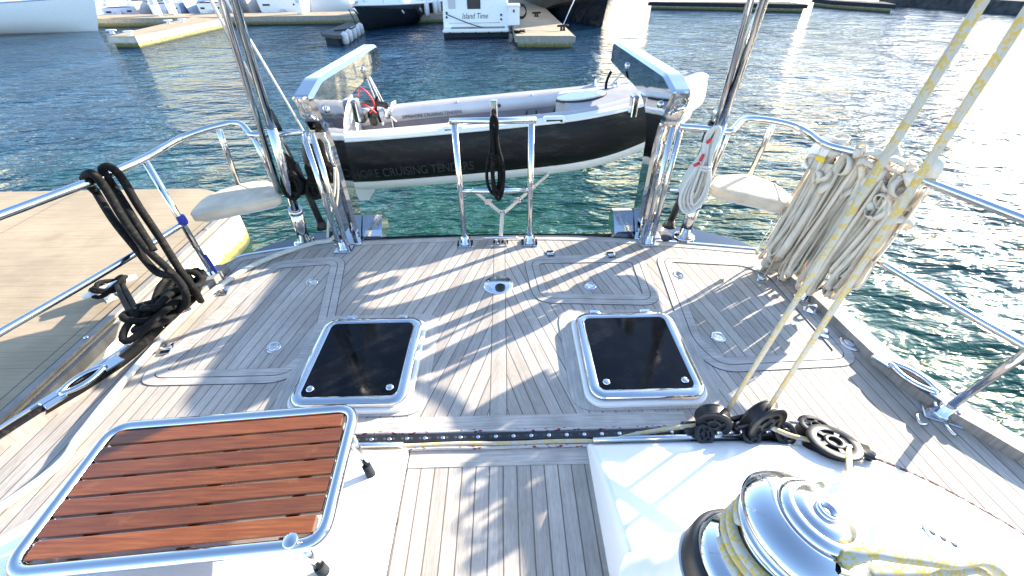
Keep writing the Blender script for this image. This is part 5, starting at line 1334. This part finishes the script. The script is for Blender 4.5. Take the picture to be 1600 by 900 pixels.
# black motorboat, bow towards us
loc = PZ(648, 30, WZ); tip = PZ(585, 47, WZ)
ang = math.atan2(tip.y-loc.y, tip.x-loc.x)-PI/2
bm, Tb, shb = boat('black_motorboat', 'black hulled motorboat with white deck, bow towards us', (-5.1, 38.2, WZ), math.radians(180-19), 10.2, 3.6, 1.05, M['darkhull'], bow_rise=0.25, fine=2.6, crown=0.5)
mb = MB(); mb.tube([Tb @ Vector((0, 10.25, 1.22)), Tb @ Vector((0, 9.95, 0.9)), Tb @ Vector((0, 9.75, 0.7))], 0.07, 8); mb.box((0, 9.75, 1.46), (0.35, 1.0, 0.12), 0, Tb); mb.build('anchor', M['steel'], bm)
mb = MB()
for y in (6.2, 7.4):
    b, yy, z = shb[int(y/10.2*18)]
    mb.lathe([(0.17, 0), (0.17, 0.03), (0.12, 0.035)], 20, Tb @ Matrix.Translation((-b*0.985, yy-0.25, z*0.7)) @ Matrix.Rotation(-PI/2+0.12, 4, 'Y'))
mb.build('porthole', M['steel'], bm)
for k, y in enumerate((5.4, 4.5, 3.4)):
    b, yy, z = shb[int(y/10.2*18)]; c = Tb @ Vector((-b*1.02-0.16, yy, z*0.72))
    t = thing('boat_fender', tuple(c), ('white fender nearest the bow of the black motorboat', 'middle white fender on the black motorboat', 'white fender nearest the stern of the black motorboat')[k], 'fender', 'fenders on the black motorboat')
    MB().lathe([(0.04, 0.48), (0.05, 0.42), (0.15, 0.33), (0.165, 0.0), (0.15, -0.33), (0.05, -0.42), (0.0005, -0.44)], 16, Matrix.Translation(c)).build('body', M['white'], t)
    MB().tube([c+Vector((0, 0, 0.45)), c+Vector((0.1, 0, 0.85))], 0.02, 6).build('lanyard', M['rub'], t)
# white motor yacht, transom towards us
cW = PZ(744, 60, WZ); xL, xR = PZ(692, 60, WZ).x, PZ(797, 60, WZ).x; BW = (xR-xL); yT = cW.y
t = thing('motor_yacht', (cW.x, yT, WZ), 'white motor yacht with swim platform and painted name, transom towards us', 'motor yacht')
MBw = MB(); sec = [(-0.50, 0.0), (-0.505, 0.35), (-0.50, 0.9), (-0.485, 1.7), (-0.46, 2.6), (0.46, 2.6), (0.485, 1.7), (0.50, 0.9), (0.505, 0.35), (0.50, 0.0)]
rows = [[(cW.x+a*BW*k, yT+dy+(b*0.10 if dy < 1.5 else 0.2), WZ+b*1.02+0.02) for a, b in sec] for dy, k in ((0.9, 0.96), (0.95, 0.985), (6, 1.0), (11, 0.75), (14, 0.05))]
MBw.grid(rows, False); MBw.add(rows[0], [tuple(range(len(sec)))]); MBw.build('hull', M['white'], t)
MBw = MB(); MBw.box((cW.x, yT+0.5, WZ+0.34), (BW*0.97, 1.05, 0.16), bev=0.05); sp_ = MBw.build('swim_platform', M['white'], t)
MB().box((cW.x+0.1, yT+0.52, WZ+0.425), (BW*0.80, 0.8, 0.012)).build('teak_inlay', M['dock'], sp_)
MB().box((cW.x, yT+0.55, WZ+0.13), (BW*0.96, 0.9, 0.26), bev=0.04).build('boot_top', M['rub'], t)
mb = MB()
for k in range(5): mb.box((cW.x+(k-2)*BW*0.19, yT+0.02, WZ+0.20), (0.05, 0.1, 0.20))
mb.build('brackets', M['rub'], t)
yf = yT+0.9
def tw(px, py, d=0.0): v = PY(px, py, yf+0.15); return v
a, b = tw(729, -6), tw(751, 14); MB().box(((a.x+b.x)/2, yf+0.13, (a.z+b.z)/2), (b.x-a.x, 0.04, a.z-b.z), bev=0.01).build('window', M['farwin'], t)
a, b = tw(699, -4), tw(712, 14)
mb = MB(); mb.box(((a.x+b.x)/2, yf+0.135, (a.z+b.z)/2), (b.x-a.x, 0.04, a.z-b.z), bev=0.01); mb.build('stair_door', M['gelgrey'], t)
a, b = tw(702, 36), tw(781, 35); MB().tube([(a.x, yf+0.06, a.z), (b.x, yf+0.06, b.z)], 0.02, 6).build('trim_line', M['gelgrey'], t)
mb = MB()
for px_, py_ in ((698, 20), (698, 27), (783, 30), (783, 23)):
    v = tw(px_, py_); mb.lathe([(0.06, 0), (0.05, 0.04), (0.0005, 0.05)], 12, Matrix.Translation((v.x, yf+0.08, v.z)) @ Matrix.Rotation(PI/2, 4, 'X'))
mb.build('fittings', M['ink'], t)
a, b = tw(722, 29), tw(762, 29)
text_mesh('name_lettering', 'Island Time', (a.x, yf+0.02+0.05, a.z), (1, 0, 0), (0, 0.1, 1), 0.36, M['ink'], t, 0.006, shear=0.25, width=b.x-a.x)
MB().box((cW.x, yT+5.2, WZ+3.3), (BW*0.74, 6.5, 1.3), bev=0.2).build('cabin', M['white'], t)
p_, q_ = tw(698, 22), PY(795, 50, yT+0.6)
lt = thing('stern_line', (p_.x, p_.y, p_.z), 'dark mooring line slanting across the white transom', 'rope')
MB().tube(crom([Vector((p_.x, yf+0.0, p_.z)), p_.lerp(q_, 0.5)+Vector((0, -0.25, -0.12)), q_+Vector((0.25, -0.2, 0))], 6), 0.022, 6).build('line', M['rub'], lt)
# big black yacht on the right, bow towards us
bk, Tk, shk = boat('black_yacht', 'big black yacht right of the broad finger dock, bow towards us', (3.9, 52.5, WZ), math.radians(180+5.0), 25.0, 6.2, 2.3, M['darkhull'], bow_rise=0.55, fine=3.0, rails=False, cat='yacht')
lt = thing('bow_line', tuple(black_cleat), 'thin grey mooring line from the black yacht to the dock cleat', 'rope')
MB().tube([black_cleat, Tk @ Vector((0.9, 23.2, 3.2))], 0.02, 6).build('line', M['steel'], lt)
# charcoal raft
ra = [gz(499, 52, -1.05), gz(529, 56, -1.05), gz(562, 37, -1.05), gz(545, 34, -1.05)]
t = thing('dark_raft', (sum(p[0] for p in ra)/4, sum(p[1] for p in ra)/4, WZ), 'low charcoal raft with grey fenders in front of the black motorboat', 'raft')
MB().prism(round_poly(ra, 0.3, 4), -1.2, -1.05, bev=0.03).build('deck', M['greycover'], t)
MB().prism(inset(round_poly(ra, 0.3, 4), 0.15), WZ-0.1, -1.2).build('float', M['rub'], t)
for k in range(5):
    q = Vector((*ra[1], -1.25)).lerp(Vector((*ra[2], -1.25)), 0.15+0.19*k); MB().lathe([(0.05, 0.3), (0.17, 0.2), (0.18, 0), (0.17, -0.2), (0.03, -0.28)], 12, Matrix.Translation(q+Vector((0.12, -0.1, 0)))).build('bumper', M['gelgrey'], t)
mb = MB(); q = PZ(522, 48, -1.03); mb.tube(crom([(q.x, q.y, -1.02), (q.x+0.5, q.y+0.1, -1.0), (q.x+0.9, q.y+0.8, -0.9), PY(545, 15, q.y+1.6)], 6), 0.03, 6); mb.build('painter', M['rub'], t)
# small boats along the walkway
small = [(188, 5.5, 2.0, 0.85, 'bluehull', 30, 'pale blue small boat at the left end of the walkway'), (222, 5.5, 1.9, 0.95, 'gelgrey', 176, 'small grey boat by the leftmost pedestal'),
         (255, 7.0, 2.3, 1.05, 'bluehull', 2, 'pale blue sports boat with lettered stern between the first two pedestals'), (292, 7.0, 1.9, 0.95, 'bluehull', 178, 'pale blue boat right of the second pedestal'),
         (322, 7.5, 2.0, 1.05, 'white', 4, 'white boat partly behind the left backstay'), (372, 8.0, 2.4, 1.35, 'gelgrey', 182, 'grey white boat just right of the left backstay'),
         (428, 8.5, 3.6, 1.25, 'white', 1, 'broad white boat showing its stern in the middle of the walkway'), (500, 7.5, 2.7, 1.1, 'white', -58, 'white boat right of the third pedestal, lying askew')]
for i, (x, L, B, H, mt, rz, lab) in enumerate(small):
    v = PZ(x, 21, -1.0); rr = math.radians(rz)
    base = Vector((v.x, wy0+3.0, WZ))
    if rz > 100: base = base+Vector((0, L*0.97, 0))
    if rz == -58: base = base+Vector((-3.2, 1.6, 0))
    tt2, T2, sh2 = boat('small_boat', lab, tuple(base), rr, L, B, H, M[mt], group='small boats moored along the walkway', cat='boat', rails=(i % 2 == 0), stripe=M['navy'] if i in (1, 4, 6) else None)
    if rz < 100:
        # stern gear: engine leg, vents, boot line
        e = MB(); e.box((0.0, -0.18, 0.30), (0.34, 0.36, 0.7), 0, T2, bev=0.08); e.build('engine_leg', M['white'] if i % 2 else M['gelgrey'], tt2)
        MB().box((0, -0.012, 0.10), (B*0.88, 0.02, 0.16), 0, T2).build('boot_line', M['navy'], tt2)
        for q in (-0.3, 0.3): MB().box((q*B, -0.012, H*0.72), (B*0.14, 0.02, 0.10), 0, T2).build('vent', M['rub'], tt2)
    if i == 2:
        text_mesh('lettering', 'SEA RAY', Vector((base.x-0.6, base.y-0.035, WZ+0.42)), (1, 0, 0), (0, 0, 1), 0.34, M['blue'], tt2, 0.004, width=1.2)
# big white boat at the far left
boat('white_cruiser', 'tall white cruiser at the far left edge, bow towards the finger dock', (-25.0-12.0, 31.6, WZ), math.radians(-90-3), 12.5, 4.0, 1.45, M['white'], bow_rise=0.25, cat='motorboat', stripe=M['bluehull'])
# low docks and breakwater far right
v0, v1 = gz(1150, 5), gz(1262, 7); far_dock('far_dock', [v0, v1, (v1[0], v1[1]+2.5), (v0[0]-6, v0[1]+2.5)], 'low dark dock behind the right backstay', top=M['rub'], dk='rock')
v0, v1 = gz(1300, 1), gz(1400, 7); far_dock('far_dock', [v0, v1, (v1[0]+1, v1[1]+2.5), (v0[0], v0[1]+2.5)], 'low thin dock in the upper right distance', top=M['rub'], dk='rock')
v0 = PZ(1398, 10, WZ); v1 = PZ(1600, 24, WZ)
t = thing('work_barge', (v1.x, v1.y, WZ), 'dark work barge with gear on deck at the upper right corner', 'barge')
MB().prism([(v0.x, v0.y), (v0.x+1.2, v0.y-0.3), (v1.x, v1.y), (v1.x+6, v1.y+6), (v0.x+3, v0.y+6)], WZ-0.2, WZ+0.75).build('hull', M['rock'], t)
mb = MB()
for k in range(9):
    q = v0.lerp(v1, 0.05+0.1*k); mb.box((q.x+0.6, q.y+1.2+(k % 3)*0.6, WZ+1.1+(k % 2)*0.2), (0.6, 0.6, 0.8+(k % 3)*0.5), 0.3*k, bev=0.05)
mb.build('deck_gear', M['gelgrey'], t)
